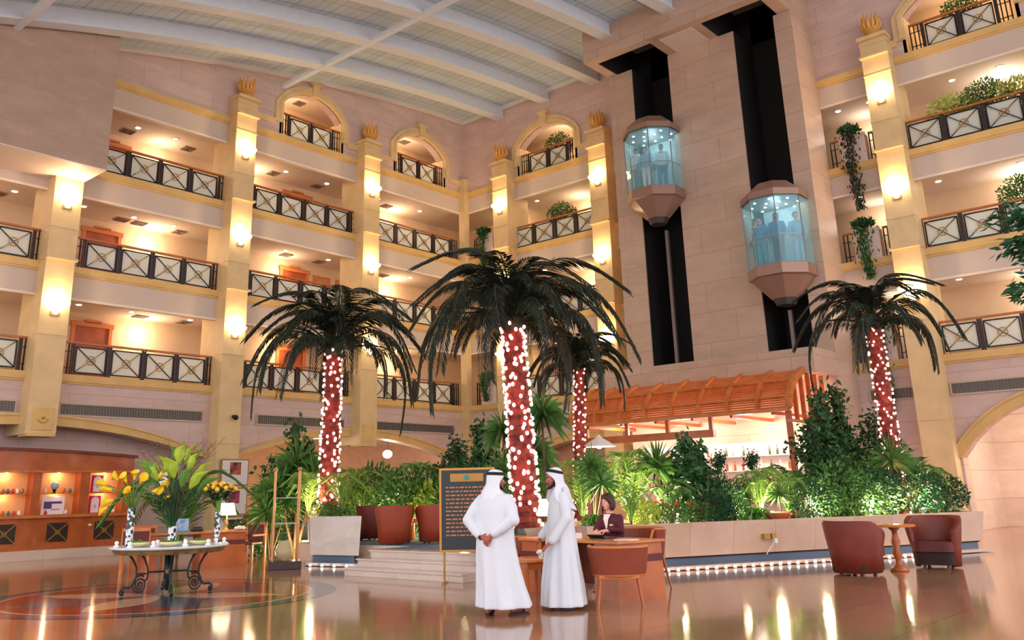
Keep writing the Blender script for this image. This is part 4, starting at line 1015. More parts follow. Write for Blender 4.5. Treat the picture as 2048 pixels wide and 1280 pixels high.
# small bowls, folded cards and glass votives on the table
bw = None
for i, (r, f, kind) in enumerate(((-.5, -.35, 'b'), (.0, -.55, 'b'), (.48, -.4, 'b'), (-.84, -.2, 'v'), (-.26, -.6, 'v'), (-.2, -.25, 'v'), (.24, -.7, 'v'), (.24, -.25, 'v'), (.6, -.62, 'v'), (.74, -.3, 'v'), (-.62, -.6, 'v'), (.88, -.1, 'v'))):
    p = onT(r, f)
    if kind == 'b':
        t = thing('moss_bowl', 'low cream bowl of green moss on the iron table, %s' % ['at left', 'at centre', 'at right'][i], 'bowl', p)
        MB().lathe([(.08, 0), (.17, .04), (.19, .075), (.16, .06), (.02, .045)], n=20).build('bowl', mat('cream_bowl', (222, 214, 160), .35), t, smooth=True)
        m_ = MB()
        for k in range(40): a = rr.uniform(0, 2*PI); q = rr.uniform(0, .14); m_.leaf((q*math.cos(a), q*math.sin(a), .055), (rr.uniform(-1, 1), rr.uniform(-1, 1), .7), .07, .03)
        m_.build('moss', mat('moss_green', (110, 160, 40), .6, var=.3), t)
    else:
        lab = 'small white porcelain ornament among the bowls on the iron table'
        if bw is None:
            bw = thing('table_ornament', lab, 'ornament', p, group='porcelain ornaments on the iron table')
            MB().lathe([(.045, 0), (.055, .02), (.02, .035), (.035, .06), (.03, .09), (.001, .1)], n=12).build('ornament_body', mat('porcelain', (236, 236, 232), .15), bw, smooth=True)
        else: dup(bw, p)
# inlaid floor medallion
mb = MB(); cM = (-21.25, -12.85)
def ring_fill(r0, r1, m, a0=0., a1=2*PI, n=64, name='medallion'):
    pass
MED = thing('floor_medallion', 'dark oval inlay of coloured marble set in the floor around the iron table', 'floor inlay', (cM[0], cM[1], .001))
def annulus(r0, r1, z, m, nm, a0=0, a1=2*PI, n=72):
    vs = []; fs = []
    for i in range(n+1):
        a = a0+(a1-a0)*i/n
        for r in (r0, r1): vs += [(r*math.cos(a), r*math.sin(a), z)]
    for i in range(n): fs.append((2*i, 2*i+1, 2*i+3, 2*i+2))
    o = MB().add(vs, fs); o.build(nm, m, MED)
GR = mat('inlay_grey', (74, 78, 90), .1, spec=.3, var=.1); RD = mat('inlay_red', (150, 62, 34), .1, spec=.3, rgb2=(120, 46, 26)); CRM = mat('inlay_cream', (206, 164, 126), .1, spec=.3); BL = mat('inlay_black', (40, 36, 38), .08, spec=.3)
annulus(2.82, 2.9, .0006, BL, 'black_border'); annulus(2.5, 2.82, .0005, GR, 'grey_band'); annulus(2.42, 2.5, .0006, CRM, 'cream_line')
annulus(0, 2.42, .0003, RD, 'red_field')
for k in range(4):      # grey and cream petals
    a = PI/2*k+va+.3; pts = [(0, 0)]
    up_ = [(2.36*f*math.cos(a)-math.sin(a)*.62*math.sin(PI*f), 2.36*f*math.sin(a)+math.cos(a)*.62*math.sin(PI*f)) for f in [i/20 for i in range(21)]]
    dn = [(2.36*f*math.cos(a)+math.sin(a)*.62*math.sin(PI*f), 2.36*f*math.sin(a)-math.cos(a)*.62*math.sin(PI*f)) for f in [i/20 for i in range(21)]]
    MB().add([(x, y, .0009) for x, y in up_+dn[::-1][1:-1]], [tuple(range(40))]).build('grey_petal', GR, MED)
    a += PI/4; up_ = [(2.2*f*math.cos(a)-math.sin(a)*.4*math.sin(PI*f), 2.2*f*math.sin(a)+math.cos(a)*.4*math.sin(PI*f)) for f in [i/20 for i in range(21)]]
    dn = [(2.2*f*math.cos(a)+math.sin(a)*.4*math.sin(PI*f), 2.2*f*math.sin(a)-math.cos(a)*.4*math.sin(PI*f)) for f in [i/20 for i in range(21)]]
    MB().add([(x, y, .0012) for x, y in up_+dn[::-1][1:-1]], [tuple(range(40))]).build('cream_petal', CRM, MED)

# ---- wooden display cabinet along the left wall
DC = thing('display_cabinet', 'long wooden display cabinet with arched top and lit niches against the left wall', 'cabinet', (-19.4, -.03, 0))
mb = MB(); mb.box(-4.6, 3.95, -.62, 0, 0, .27); mb.build('marble_plinth', STEPM, DC)
X0, X1 = -4.6, 3.85
mb = MB(); mb.box(X0, X1, -.5, 0, .27, 1.12); mb.build('lower_cabinet', WOOD, DC)
mb = MB(); mb.box(X0, X1+.03, -.62, 0, 1.12, 1.2); mb.build('counter_ledge', WOODL, DC)
nich = [(-4.35, -3.35), (-3.05, -2.05), (-1.75, -.75), (-.4, .9), (1.13, 2.25), (2.53, 3.57)]
zf0, zf1 = 1.2, 2.36; xs_ = [X0]+[q for n_ in nich for q in n_]+[X1]
for i in range(0, len(xs_), 2): MB().box(xs_[i], xs_[i+1], -.42, 0, zf0, zf1).build('niche_upright', WOOD, DC)
cr = MB(); N_ = 24; xc_ = -.45
for i in range(N_):
    a, b = X0+(X1-X0)*i/N_, X0+(X1-X0)*(i+1)/N_
    za, zb = [3.02-.16*((q-xc_)/4.3)**2 for q in (a, b)]
    cr.add([(a, -.44, zf1), (b, -.44, zf1), (b, -.44, zb), (a, -.44, za), (a, 0, zf1), (b, 0, zf1), (b, 0, zb), (a, 0, za)], [(0,3,2,1),(4,5,6,7),(0,1,5,4),(1,2,6,5),(2,3,7,6),(3,0,4,7)])
cr.build('arched_crest', WOOD, DC)
cr = MB()
for i in range(N_):
    a, b = X0+(X1+.06-X0)*i/N_, X0+(X1+.06-X0)*(i+1)/N_
    za, zb = [3.02-.16*((q-xc_)/4.3)**2 for q in (a, b)]
    cr.add([(a, -.54, za-.06), (b, -.54, zb-.06), (b, -.54, zb+.02), (a, -.54, za+.02), (a, 0, za-.06), (b, 0, zb-.06), (b, 0, zb+.02), (a, 0, za+.02)], [(0,3,2,1),(4,5,6,7),(0,1,5,4),(1,2,6,5),(2,3,7,6),(3,0,4,7)])
cr.build('cornice', WOODD, DC)
MB().box(X0, X1, -.47, -.42, zf1, zf1+.06).build('frieze_moulding', WOODL, DC)
NB = mat('niche_back', (236, 178, 120), .6); NGL = mat('shelf_glass', (236, 240, 236), .1)
for (a, b) in nich:
    MB().box(a, b, -.03, -.01, zf0, zf1).build('niche_back', NB, DC); MB().box(a, b, -.38, -.03, 1.77, 1.795).build('shelf', WOODL, DC)
    lamp('niche_light', ((a+b)/2, -.2, 2.3), 7, (255, 214, 160), .03, parent=DC); lamp('niche_light', ((a+b)/2, -.22, 1.72), 5, (255, 214, 160), .03, parent=DC)
for (a, b) in nich:
    c = (a+b)/2; g = MB(); g.box(c-.3, c+.3, -.505, -.5, .46, .98); gp = g.build('grille_panel', mat('grille_dark', (52, 36, 30), .5, var=.3), DC)
    x = MB(); x.bar((c-.3, -.515, .46), (c+.3, -.515, .98), .02, .03, (0, 1, 0)); x.bar((c-.3, -.515, .98), (c+.3, -.515, .46), .02, .03, (0, 1, 0)); x.tube([(c+.06*math.cos(q), -.52, .72+.06*math.sin(q)) for q in [2*PI*j/12 for j in range(12)]], .01, 5, closed=True); x.build('cross_bars', GOLD, gp)
# goods in the niches
def inn(nx, f, z): a, b = nich[nx]; return (-19.4+a+(b-a)*f, -.25, z)
def box_item(name, label, cat_, loc, sz, m, parts=()):
    t = thing(name, label, cat_, loc); MB().box(-sz[0]/2, sz[0]/2, -sz[1]/2, sz[1]/2, 0, sz[2]).build('box_body' if name != 'framed_card' else 'card_body', m, t, bevel=.01)
    for nm, c4, m_ in parts: MB().box(c4[0], c4[1], -sz[1]/2-.012, -sz[1]/2, c4[2], c4[3]).build(nm, m_, t)
    return t
PKM = mat('magenta_card', (214, 30, 96), .5); WHC = mat('white_card', (240, 236, 238), .5); PUR = mat('purple_print', (84, 66, 120), .5)
def pink_arch(label, loc):
    t = thing('display_card', label, 'card', loc); MB().box(-.17, .17, -.02, .02, 0, .5).build('backing', PKM, t)
    mb = MB(); P = [(-.12, 0)]+[(.12*math.cos(a)*-1, .33+.12*math.sin(a)) for a in [PI*i/10 for i in range(11)]]+[(.12, 0)]; mb.extrude([(x, -.03, z+.02) for x, z in P], (0, .01, 0)); mb.build('arched_panel', WHC, t)
    mb = MB(); mb.box(-.03, .03, -.036, -.03, .2, .23); mb.box(-.04, .04, -.036, -.03, .15, .165); mb.build('print', PKM, t)
pink_arch('magenta card with white arched panel in the right niche, upper shelf', inn(5, .3, 1.797)); pink_arch('magenta card with white arched panel in the right niche, lower shelf', inn(5, .28, 1.202))
t = box_item('poster', 'white poster with purple picture in the middle niche, lower shelf', 'poster', inn(4, .42, 1.202), (.66, .03, .5), WHC, (('picture', (-.26, -.04, .16, .36), PUR), ('strip', (-.04, .24, .3, .36), PUR), ('caption', (-.04, .2, .12, .16), mat('pink_print', (214, 140, 170), .5))))
t = thing('blue_globe_ornament', 'blue and white glass ornament on dark stand in the middle niche, upper shelf', 'ornament', inn(4, .42, 1.797)); MB().lathe([(.05, 0), (.03, .03), (.06, .1)], n=12).build('stand', BLACK, t); MB().ball((0, 0, .2), .11, 12, 8).build('globe', mat('pale_blue_glass', (150, 190, 220), .15), t, smooth=True)
gi = 0
PIT = {}
for nx, lv, n_ in ((4, 1.797, 5), (4, 1.202, 3), (3, 1.797, 8), (3, 1.202, 7), (2, 1.797, 6), (2, 1.202, 6), (5, 1.202, 2)):
    for k in range(n_):
        f = .12+.78*(k+.5)/n_
        if nx == 4 and .25 < f < .65: continue
        if nx == 5: f = .7+.15*k
        c_ = ['white', 'red', 'teal', 'gold'][(gi*7+nx) % 4]; gi += 1; loc = inn(nx, f, lv)
        m_ = {'white': mat('porcelain'), 'red': mat('coral_glaze', (196, 70, 50), .3), 'teal': mat('teal_glaze', (60, 120, 130), .3), 'gold': GOLD}[c_]
        lab = '%s glazed trinket on the %s shelf of the %s niche' % (c_, 'upper' if lv > 1.5 else 'lower', {4: 'poster', 3: 'leftmost fully visible', 2: 'frame-edge', 5: 'magenta'}[nx])
        if c_ not in PIT:
            PIT[c_] = tag(MB().lathe([(.03, 0), (.05, .03), (.055, .07), (.025, .1), (.035, .13)], n=10).build('glazed_trinket', m_, smooth=True), lab, 'trinket', 'trinkets: '+lab); PIT[c_].location = loc
        else: o = PIT[c_].copy(); col.objects.link(o); o.location = loc; o['label'] = lab; o['group'] = 'trinkets: '+lab

# ---- second wooden desk at left with lamp
RD2 = thing('wooden_desk', 'wooden desk with maroon band and lamp behind the iron table', 'desk', (-17.75, -7.75, 0), R_(-18))
MB().box(-1.25, 1.22, -.42, .42, .76, .8).build('desktop', WOODL, RD2, bevel=.006)
for x0, x1 in ((.15, 1.18), (-1.2, -.8)):
    MB().box(x0, x1, -.38, .38, 0, .76).build('pedestal', WOOD, RD2); MB().box(x0-.005, x1+.005, -.39, .39, .5, .6).build('maroon_band', LEATHD, RD2)
def onR(x, y, z=.8): a = R_(-18); return (-17.75+x*math.cos(a)-y*math.sin(a), -7.75+x*math.sin(a)+y*math.cos(a), z)
table_lamp('table lamp with bright white conical shade on the desk behind the iron table', onR(.84, .1), 1.15)
t = thing('brochure_holder', 'blue and white brochure standing on the desk behind the iron table', 'brochure', onR(-.2, 0), R_(-18)); MB().box(-.14, .14, -.02, .02, 0, .3).build('brochure', mat('brochure_print', (190, 206, 222), .4, rgb2=(70, 140, 190), vscale=6), t); MB().box(-.15, .15, -.04, .05, 0, .03).build('holder', CL['teal'], t)
t = thing('telephone', 'black telephone beside the brochure on the desk behind the iron table', 'telephone', onR(.15, .05), R_(-18)); MB().box(-.12, .12, -.09, .09, 0, .06).build('base', BLACK, t, bevel=.01); mb = MB(); mb.bar((-.1, -.0, .085), (.1, 0, .085), .045, .035); mb.build('handset', BLACK, t)
t = thing('paper_stack', 'crumpled white papers at the right end of the desk behind the iron table', 'papers', onR(1.08, -.22), .2); mb = MB(); mb.ball((0, 0, .05), .1, 9, 6, (1.6, 1.2, .5)); mb.ball((.08, .02, .05), .08, 8, 5, (1.4, 1, .6)); mb.build('papers', WHITE, t)
def side_chair(label, loc, rz):
    t = thing('wooden_chair', label, 'chair', loc, rz)
    MB().box(-.25, .25, -.25, .25, .42, .48).build('seat', LEATHD, t, bevel=.015); mb = MB(); mb.box(-.29, -.24, -.27, .27, .5, .9); mb.build('backrest', LEATHD, t, bevel=.01)
    mb = MB(); mb.box(-.3, -.23, -.29, .29, .88, .95); mb.build('top_rail', WOODL, t)
    for sx, sy, h in ((-1, -1, .9), (-1, 1, .9), (1, -1, .42), (1, 1, .42)): MB().box(sx*.26-.025, sx*.26+.025, sy*.27-.025, sy*.27+.025, 0, h).build('leg', WOODL, t)
    for sy in (-1, 1): MB().box(-.26, .26, sy*.28-.025, sy*.28+.025, .62, .66).build('arm', WOODL, t)
    return t
side_chair('wooden armchair with maroon seat left of the desk behind the iron table', (-19.15, -7.9, 0), R_(60)); side_chair('wooden armchair with maroon back between that desk and the vitrine stand', (-15.9, -7.4, 0), R_(-160))
side_chair('wooden armchair on the far side of the desk behind the iron table', (-18.2, -6.6, 0), R_(-100))
# ---- framed prints beside the camera column
FRM = mat('print_frame', (150, 110, 66), .4); MATB = mat('print_mat', (226, 220, 214), .6)
for i, (z, h, lab, pr_) in enumerate(((2.37, .86, 'upper framed print with orange picture below the security camera', (206, 96, 60)), (1.44, .88, 'middle framed print with pink picture below the security camera', (196, 70, 100)), (.6, .74, 'lower framed print with dark picture behind the lamp', (60, 40, 44)))):
    t = thing('framed_print', lab, 'picture', (-12.1, -.62, z), group='framed prints on the column')
    MB().box(-.53, .53, -.04, 0, -h/2, h/2).build('frame', FRM, t); MB().box(-.49, .49, -.05, -.035, -h/2+.04, h/2-.04).build('mat_board', MATB, t); MB().box(-.2, .22, -.056, -.05, h/2-.5, h/2-.1).build('photo', mat('photo_%d' % i, pr_, .5, rgb2=(40, 24, 34), vscale=5), t)
# ---- brass vitrine stand
VT = thing('display_stand', 'brass-posted display stand on a dark wooden base left of the square planter', 'stand', (-16.75, -10.05, 0), R_(-33))
MB().box(-.35, .35, -.35, .35, 0, .17).build('base_box', mat('dark_base', (58, 34, 32), .4), VT, bevel=.01)
for sx in (-1, 1):
    for sy in (-1, 1):
        p = MB(); p.tube([(sx*.27, sy*.27, .17), (sx*.27, sy*.27, 2.1)], .02, 8); p.ball((sx*.27, sy*.27, 2.14), .04, 8, 6); p.build('post', mat('copper_post', (196, 140, 92), .3, metal=.5), VT)
for z in (.95, 1.5): MB().box(-.27, .27, -.27, .27, z, z+.02).build('glass_shelf', mat('clear_shelf', (220, 230, 226), .08, alpha=.35), VT)
mb = MB(); mb.lathe([(.06, 0), (.2, .1), (.22, .22), (.14, .38), (.16, .42)], (0, 0, .17), 16, cap=False); mb.build('glass_bowl', mat('amber_glass', (220, 200, 150), .1, alpha=.5), VT, smooth=True)
# ================================================================ people in the lobby
def remesh(o, vs, sm=3):
    r = o.modifiers.new('r', 'REMESH'); r.mode = 'VOXEL'; r.voxel_size = vs; r.use_smooth_shade = True
    if sm: s = o.modifiers.new('s', 'SMOOTH'); s.iterations = sm; s.factor = .5
def limb(mb, pts, rs, n=10): mb.tube(pts, rs, n); [mb.ball(p, r*.98, n, 6) for p, r in zip(pts, rs)]
def head_shape(mb, c, yaw=0., s_=1., pitch=0.):
    """head with brow, nose, lips, chin, ears; faces +X before yaw"""
    T = Matrix.Translation(c) @ Matrix.Rotation(yaw, 4, 'Z') @ Matrix.Rotation(pitch, 4, 'Y') @ Matrix.Scale(s_, 4); old = mb.M; mb.M = T if old is None else old @ T
    mb.ball((-.008, 0, .035), .094, 16, 12, (1.06, .82, 1.05)); mb.ball((.02, 0, -.03), .07, 14, 10, (.95, .82, 1.1))
    mb.ball((.062, 0, -.085), .026, 8, 6, (.9, 1.1, .8))                                   # chin
    mb.tube([(.082, 0, .025), (.098, 0, .0), (.114, 0, -.022)], [.009, .011, .014], 7); mb.ball((.1, .011, -.026), .009, 6, 5); mb.ball((.1, -.011, -.026), .009, 6, 5)
    mb.ball((.088, 0, -.052), .016, 8, 5, (.6, 1.5, .42)); mb.ball((.086, 0, -.064), .016, 8, 5, (.6, 1.3, .45))    # lips
    for s2 in (-1, 1):
        mb.ball((.076, .032*s2, .034), .02, 8, 5, (.6, 1.3, .5)); mb.ball((.058, .045*s2, -.02), .026, 8, 6, (.8, .7, .9)); mb.ball((-.005, .078*s2, -.0), .026, 8, 6, (.7, .35, 1.15))
    mb.M = old
def head_bits(t, c, yaw, s_, beard=None, pitch=0., lip=(150, 70, 66)):
    T = Matrix.Translation(c) @ Matrix.Rotation(yaw, 4, 'Z') @ Matrix.Rotation(pitch, 4, 'Y') @ Matrix.Scale(s_, 4)
    for s2 in (-1, 1):
        e = MB(); e.M = T; e.ball((.079, .031*s2, .012), .0125, 8, 6, (.7, 1.15, .75)); eo = e.build('eye', mat('eye_white', (232, 226, 220), .2), t, smooth=True)
        e = MB(); e.M = T; e.ball((.0865, .031*s2, .012), .006, 8, 6, (.5, 1, 1)); e.build('iris', mat('iris_dark', (36, 22, 18), .2), eo, smooth=True)
        b = MB(); b.M = T; b.tube([(.09, .014*s2, .036), (.089, .032*s2, .042), (.078, .05*s2, .036)], [.004, .005, .003], 6); b.build('eyebrow', HAIRD, t)
    l = MB(); l.M = T; l.ball((.0955, 0, -.057), .013, 8, 5, (.5, 1.5, .75)); l.build('lips', mat('lips_%d' % lip[0], lip, .4), t, smooth=True)
    if beard:
        b = MB(); b.M = T
        b.tube([(.0, .066, -.01), (.03, .062, -.055), (.066, .03, -.092), (.076, 0, -.1), (.066, -.03, -.092), (.03, -.062, -.055), (.0, -.066, -.01)], [.01, .018, .02, .022, .02, .018, .01], 8)
        b.tube([(.09, .028, -.062), (.098, .012, -.044), (.101, 0, -.041), (.098, -.012, -.044), (.09, -.028, -.062)], [.005, .007, .006, .007, .005], 6)
        b.build('beard', beard, t, smooth=True)
def hand(mb, w, d, n, curl=.5, side=1, s_=1., spread=.0):
    """palm at wrist w, direction d, back-of-hand normal n; five separate bent fingers"""
    w, d, n = Vector(w), Vector(d).normalized(), Vector(n).normalized(); n = (n-d*n.dot(d)).normalized(); x = d.cross(n)*side
    limb(mb, [w-d*.02, w+d*.04, w+d*.085], [.024*s_, .027*s_, .024*s_], 8)
    for k in (-1, 0, 1): limb(mb, [w+d*.02+x*.014*k, w+d*.09+x*.024*k], [.014*s_, .013*s_], 7)
    for k, L in enumerate((.075, .085, .08, .062)):
        b = w+d*.092+x*(.03-.02*k); dd_ = (d+x*(.12-.08*k)).normalized(); pts = [b]; a = 0
        for seg, f in enumerate((.45, .32, .23)):
            a += curl*(.5 if seg == 0 else .8); q = dd_*math.cos(a)-n*math.sin(a); pts.append(pts[-1]+q*L*f)
        limb(mb, pts, [.0098, .0092, .0086, .007], 7)
    b = w+d*.03+x*.026; t1 = (d*.6+x*.7-n*.3).normalized(); t2 = (d*.9+x*.2-n*.5).normalized(); limb(mb, [b, b+t1*.04, b+t1*.04+t2*.03, b+t1*.04+t2*.055], [.014, .0115, .01, .008], 7)
def ell(z, rx, ry, cx=0., cy=0., n=48, fold=0., ph=0., k=9):
    out = []
    for j in range(n):
        a = 2*PI*j/n; f = 1+fold*(.6*math.sin(k*a+ph+z*.8)+.4*math.sin((k*2-3)*a+2.1*ph-z*1.3)+.35*math.sin(4*a+z*2.2))
        out.append((cx+rx*f*math.cos(a), cy+ry*f*math.sin(a), z))
    return out
THOBE = mat('white_thobe', (212, 216, 224), .85, var=.02, bump=.25, bscale=7); SCARF = mat('white_headscarf', (218, 220, 227), .85, bump=.3, bscale=9); AGAL = mat('black_headcord', (18, 17, 20), .6)
SKB = mat('skin_bronze', (164, 88, 72), .5, var=.06); BEARD = mat('black_beard', (28, 20, 22), .8, bump=.4, bscale=90); SANDAL = mat('dark_sandal', (34, 24, 24), .45)
def foot(mb, p, d, s_=1.):
    p, d = Vector(p), Vector(d).normalized(); x = Vector((-d.y, d.x, 0))
    limb(mb, [p+Vector((0, 0, .34)), p+Vector((0, 0, .1)), p+Vector((0, 0, .06))-d*.02], [.045, .036, .035], 9)
    limb(mb, [p-d*.05+Vector((0, 0, .055)), p+d*.05+Vector((0, 0, .06)), p+d*.13+Vector((0, 0, .048))], [.034, .036, .03], 9)
    for k in range(5): q = p+d*(.15-.006*k*k*.5)+x*(.032-.016*k); limb(mb, [q-d*.02+Vector((0, 0, .042)), q+d*.035+Vector((0, 0, .036))], [.013 if k else .016, .009 if k else .013], 6)
def sandal(t, p, d):
    p, d = Vector(p), Vector(d).normalized(); x = Vector((-d.y, d.x, 0)); mb = MB(); ring = []
    for j in range(20):
        a = 2*PI*j/20; l = math.cos(a)*.15; w = math.sin(a)*(.05+.008*math.cos(a)); ring.append(p+d*(.05+l)+x*w)
    mb.loft([[q+Vector((0, 0, z)) for q in ring] for z in (.002, .024)]); mb.build('sandal', SANDAL, t)
    mb = MB(); mb.tube([p+d*.1+x*.052+Vector((0, 0, .03)), p+d*.09+x*.03+Vector((0, 0, .085)), p+d*.09-x*.03+Vector((0, 0, .085)), p+d*.1-x*.052+Vector((0, 0, .03))], .018, 7); mb.build('sandal_strap', SANDAL, t)

# ---- man seen from behind, hands clasped behind his back (faces +X locally)
M1 = thing('person', 'person in white robe and headscarf seen from behind, hands clasped at the back', 'person', (-20.2, -19.4, 0), R_(14))
HZ = 1.645; HY = .0; HYAW = R_(-52)
mb = MB(); hc = (.05, -.01, HZ); head_shape(mb, hc, HYAW, 1.0)
limb(mb, [(.0, 0, 1.4), (.03, 0, 1.5), (.04, 0, 1.58)], [.075, .058, .055]); limb(mb, [(0, 0, .92), (-.02, 0, 1.15), (-.01, 0, 1.34)], [.15, .14, .15])
W1 = (-.235, .1, .965); W2 = (-.245, -.055, .985)
for sd, W_ in ((1, W1), (-1, W2)):
    limb(mb, [(-.01, .2*sd, 1.43), (-.13, .315*sd, 1.17), W_], [.058, .046, .028])
    limb(mb, [(0, .1*sd, .92), (.02, .11*sd, .5), (0, .11*sd, .12)], [.09, .06, .04])
hand(mb, W1, (-.05, -1, -.25), (-1, 0, .15), .55, -1); hand(mb, W2, (-.12, .6, -.8), (-1, -.1, .2), .7, 1)
F1 = ((-.02, -.13, 0), (1, -.15, 0)); F2 = ((.1, .13, 0), (.9, -.42, 0))
F1 = ((.02, .14, 0), (.95, .3, 0)); F2 = ((.2, -.16, 0), (.8, -.6, 0))
foot(mb, *F1); foot(mb, *F2)
o = mb.build('body', SKB, M1); remesh(o, .0065, 3)
sandal(M1, *F1); sandal(M1, *F2); head_bits(M1, hc, HYAW, 1.0, BEARD)
rb = MB()
rb.loft([ell(z, rx, ry, cx, cy_, fold=f, ph=.7, k=7) for z, rx, ry, cx, cy_, f in ((.1, .33, .34, .07, -.07, .15), (.13, .33, .34, .07, -.07, .15), (.35, .285, .3, .045, -.045, .14), (.6, .245, .275, .02, -.02, .11), (.85, .222, .262, 0, 0, .05), (1.0, .21, .255, -.01, 0, .018), (1.15, .205, .255, -.015, 0, .012), (1.3, .19, .262, -.02, 0, .01), (1.4, .165, .255, -.02, 0, .0), (1.46, .13, .215, -.01, 0, .0), (1.51, .09, .13, 0, 0, .0), (1.55, .072, .08, .02, 0, 0))])
for sd, W_ in ((1, W1), (-1, W2)):
    e = Vector((-.13, .325*sd, 1.17)); wv = Vector(W_); cu = e.lerp(wv, .84)
    limb(rb, [(-.01, .19*sd, 1.42), (-.06, .265*sd, 1.31), e, e.lerp(wv, .45), cu], [.08, .085, .088, .075, .06], 14)
rb = rb.build('robe', THOBE, M1, smooth=True); remesh(rb, .014, 3)
# headscarf: cap over the skull plus a fall down the back
def headscarf(t, c, yaw, fall, open_face=True, cordz=.095, tilt=.12):
    T = Matrix.Translation(c) @ Matrix.Rotation(yaw, 4, 'Z'); mb = MB(); mb.M = T
    n = 30; rings = []
    # profile rings from crown down; gap at the face between +-g degrees
    prof = [(.152, .01, 0), (.148, .05, 0), (.13, .085, 0), (.09, .106, 0), (.05, .112, 50), (.0, .114, 76), (-.05, .12, 80), (-.1, .132, 76), (-.15, .155, 68), (-.2, .185, 66), (-.25, .215, 78), (-.31, .235, 96)]
    for z, r, g in (prof if fall else prof[:-2]):
        ring = []
        for k in range(n+1):
            a = R_(g)+(2*PI-2*R_(g))*k/n; bk = (1-math.cos(a))/2
            fl = 1+.05*math.sin(9*a)*(1 if z < -.1 else .2)
            ring.append((r*1.08*fl*math.cos(a)-.012-(.03*bk if z < -.05 else 0), r*.96*fl*math.sin(a)*(1.15 if z < -.15 else 1), z+.012*bk+(.0 if z > -.2 else -.12*bk)))
        rings.append(ring)
    vs = [q for r in rings for q in r]; m_ = n+1; fs = [(i*m_+j, i*m_+j+1, (i+1)*m_+j+1, (i+1)*m_+j) for i in range(len(rings)-1) for j in range(n)]+[tuple(range(m_))]
    mb.add(vs, fs)
    if fall:
        P = [(-.14, -.12, .17), (-.17, -.25, .2), (-.2, -.4, .22), (-.215, -.55, .2), (-.22, -.68, .14)]; cols_ = 14; vv = []
        for x, z, hw in P:
            for j in range(cols_+1): f = j/cols_*2-1; vv.append((x-.02*math.cos(f*9)*.8+.06*f*f, hw*f, z+.03*abs(f)))
        mb.add(vv, [(i*(cols_+1)+j, i*(cols_+1)+j+1, (i+1)*(cols_+1)+j+1, (i+1)*(cols_+1)+j) for i in range(len(P)-1) for j in range(cols_)])
    o = mb.build('headscarf', SCARF, t, smooth=True); so = o.modifiers.new('so', 'SOLIDIFY'); so.thickness = .008; so.offset = 1; sb = o.modifiers.new('sb', 'SUBSURF'); sb.levels = 1; sb.render_levels = 1
    a = MB(); a.M = T @ Matrix.Translation((0, 0, cordz)) @ Matrix.Rotation(tilt, 4, 'Y')
    for dz in (0, .017): a.tube([(.119*math.cos(q)-.012, .107*math.sin(q), dz) for q in [2*PI*j/24 for j in range(24)]], .012, 7, closed=True)
    a.build('head_cord', AGAL, t, smooth=True)
headscarf(M1, hc, HYAW, False, cordz=.098, tilt=.05)
w = MB(); w.M = Matrix.Translation(W1) @ Matrix.Rotation(R_(90), 4, 'X'); w.tube([(.03*math.cos(q), .028*math.sin(q), 0) for q in [2*PI*j/14 for j in range(14)]], .007, 6, closed=True); w.ball((-.032, 0, 0), .018, 8, 6, (.5, 1, 1)); w.build('wristwatch', BLACK, M1)

# ---- man in profile facing left, headscarf falling down his back
M2 = thing('person', 'person in white robe and long headscarf standing in profile, facing left', 'person', (-19.22, -19.72, 0), R_(141))
mb = MB(); h2 = (.075, 0, 1.665); head_shape(mb, h2, R_(8), 1.0, .1)
limb(mb, [(-.0, 0, 1.42), (.03, 0, 1.52), (.055, 0, 1.6)], [.075, .058, .055]); limb(mb, [(0, 0, .92), (.0, 0, 1.15), (-.01, 0, 1.36)], [.14, .13, .14])
L2 = (.2, .24, .86); R2 = (.24, -.2, .9)
limb(mb, [(-.01, .19, 1.45), (-.01, .27, 1.16), L2], [.055, .044, .027]); limb(mb, [(-.01, -.19, 1.45), (-.0, -.27, 1.17), R2], [.055, .044, .027])
hand(mb, L2, (.72, -.1, -.55), (.4, .3, .9), .32, 1); hand(mb, R2, (.6, .15, -.6), (.4, -.4, .8), .6, -1)
for sd in (-1, 1): limb(mb, [(0, .1*sd, .92), (.02, .1*sd, .5), (0, .1*sd, .12)], [.085, .06, .04])
G1 = ((-.03, .1, 0), (1, .1, 0)); G2 = ((-.03, -.1, 0), (1, -.15, 0)); foot(mb, *G1); foot(mb, *G2)
o = mb.build('body', mat('skin_ruddy', (172, 96, 84), .5, var=.06), M2); remesh(o, .0065, 3)
sandal(M2, *G1); sandal(M2, *G2); head_bits(M2, h2, R_(8), 1.0, BEARD, .1)
rb = MB()
rb.loft([ell(z, rx, ry, cx, 0, fold=f, ph=2.2, k=8) for z, rx, ry, cx, f in ((.045, .3, .3, 0, .1), (.06, .3, .3, 0, .1), (.35, .27, .275, 0, .11), (.6, .235, .25, 0, .1), (.85, .205, .235, 0, .05), (1.02, .185, .225, 0, .02), (1.2, .18, .225, -.005, .012), (1.35, .165, .23, -.015, .008), (1.43, .145, .225, -.015, 0), (1.485, .11, .18, -.01, 0), (1.53, .08, .11, .015, 0), (1.57, .07, .074, .035, 0))])
for sd, W_ in ((1, L2), (-1, R2)):
    e = Vector((-.01, .275*sd, 1.16)); wv = Vector(W_); limb(rb, [(-.01, .18*sd, 1.44), (-.015, .25*sd, 1.3), e, e.lerp(wv, .5), e.lerp(wv, .9)], [.075, .078, .078, .072, .064], 14)
rb = rb.build('robe', THOBE, M2, smooth=True); remesh(rb, .014, 3)
headscarf(M2, h2, R_(4), True, cordz=.1, tilt=-.2)

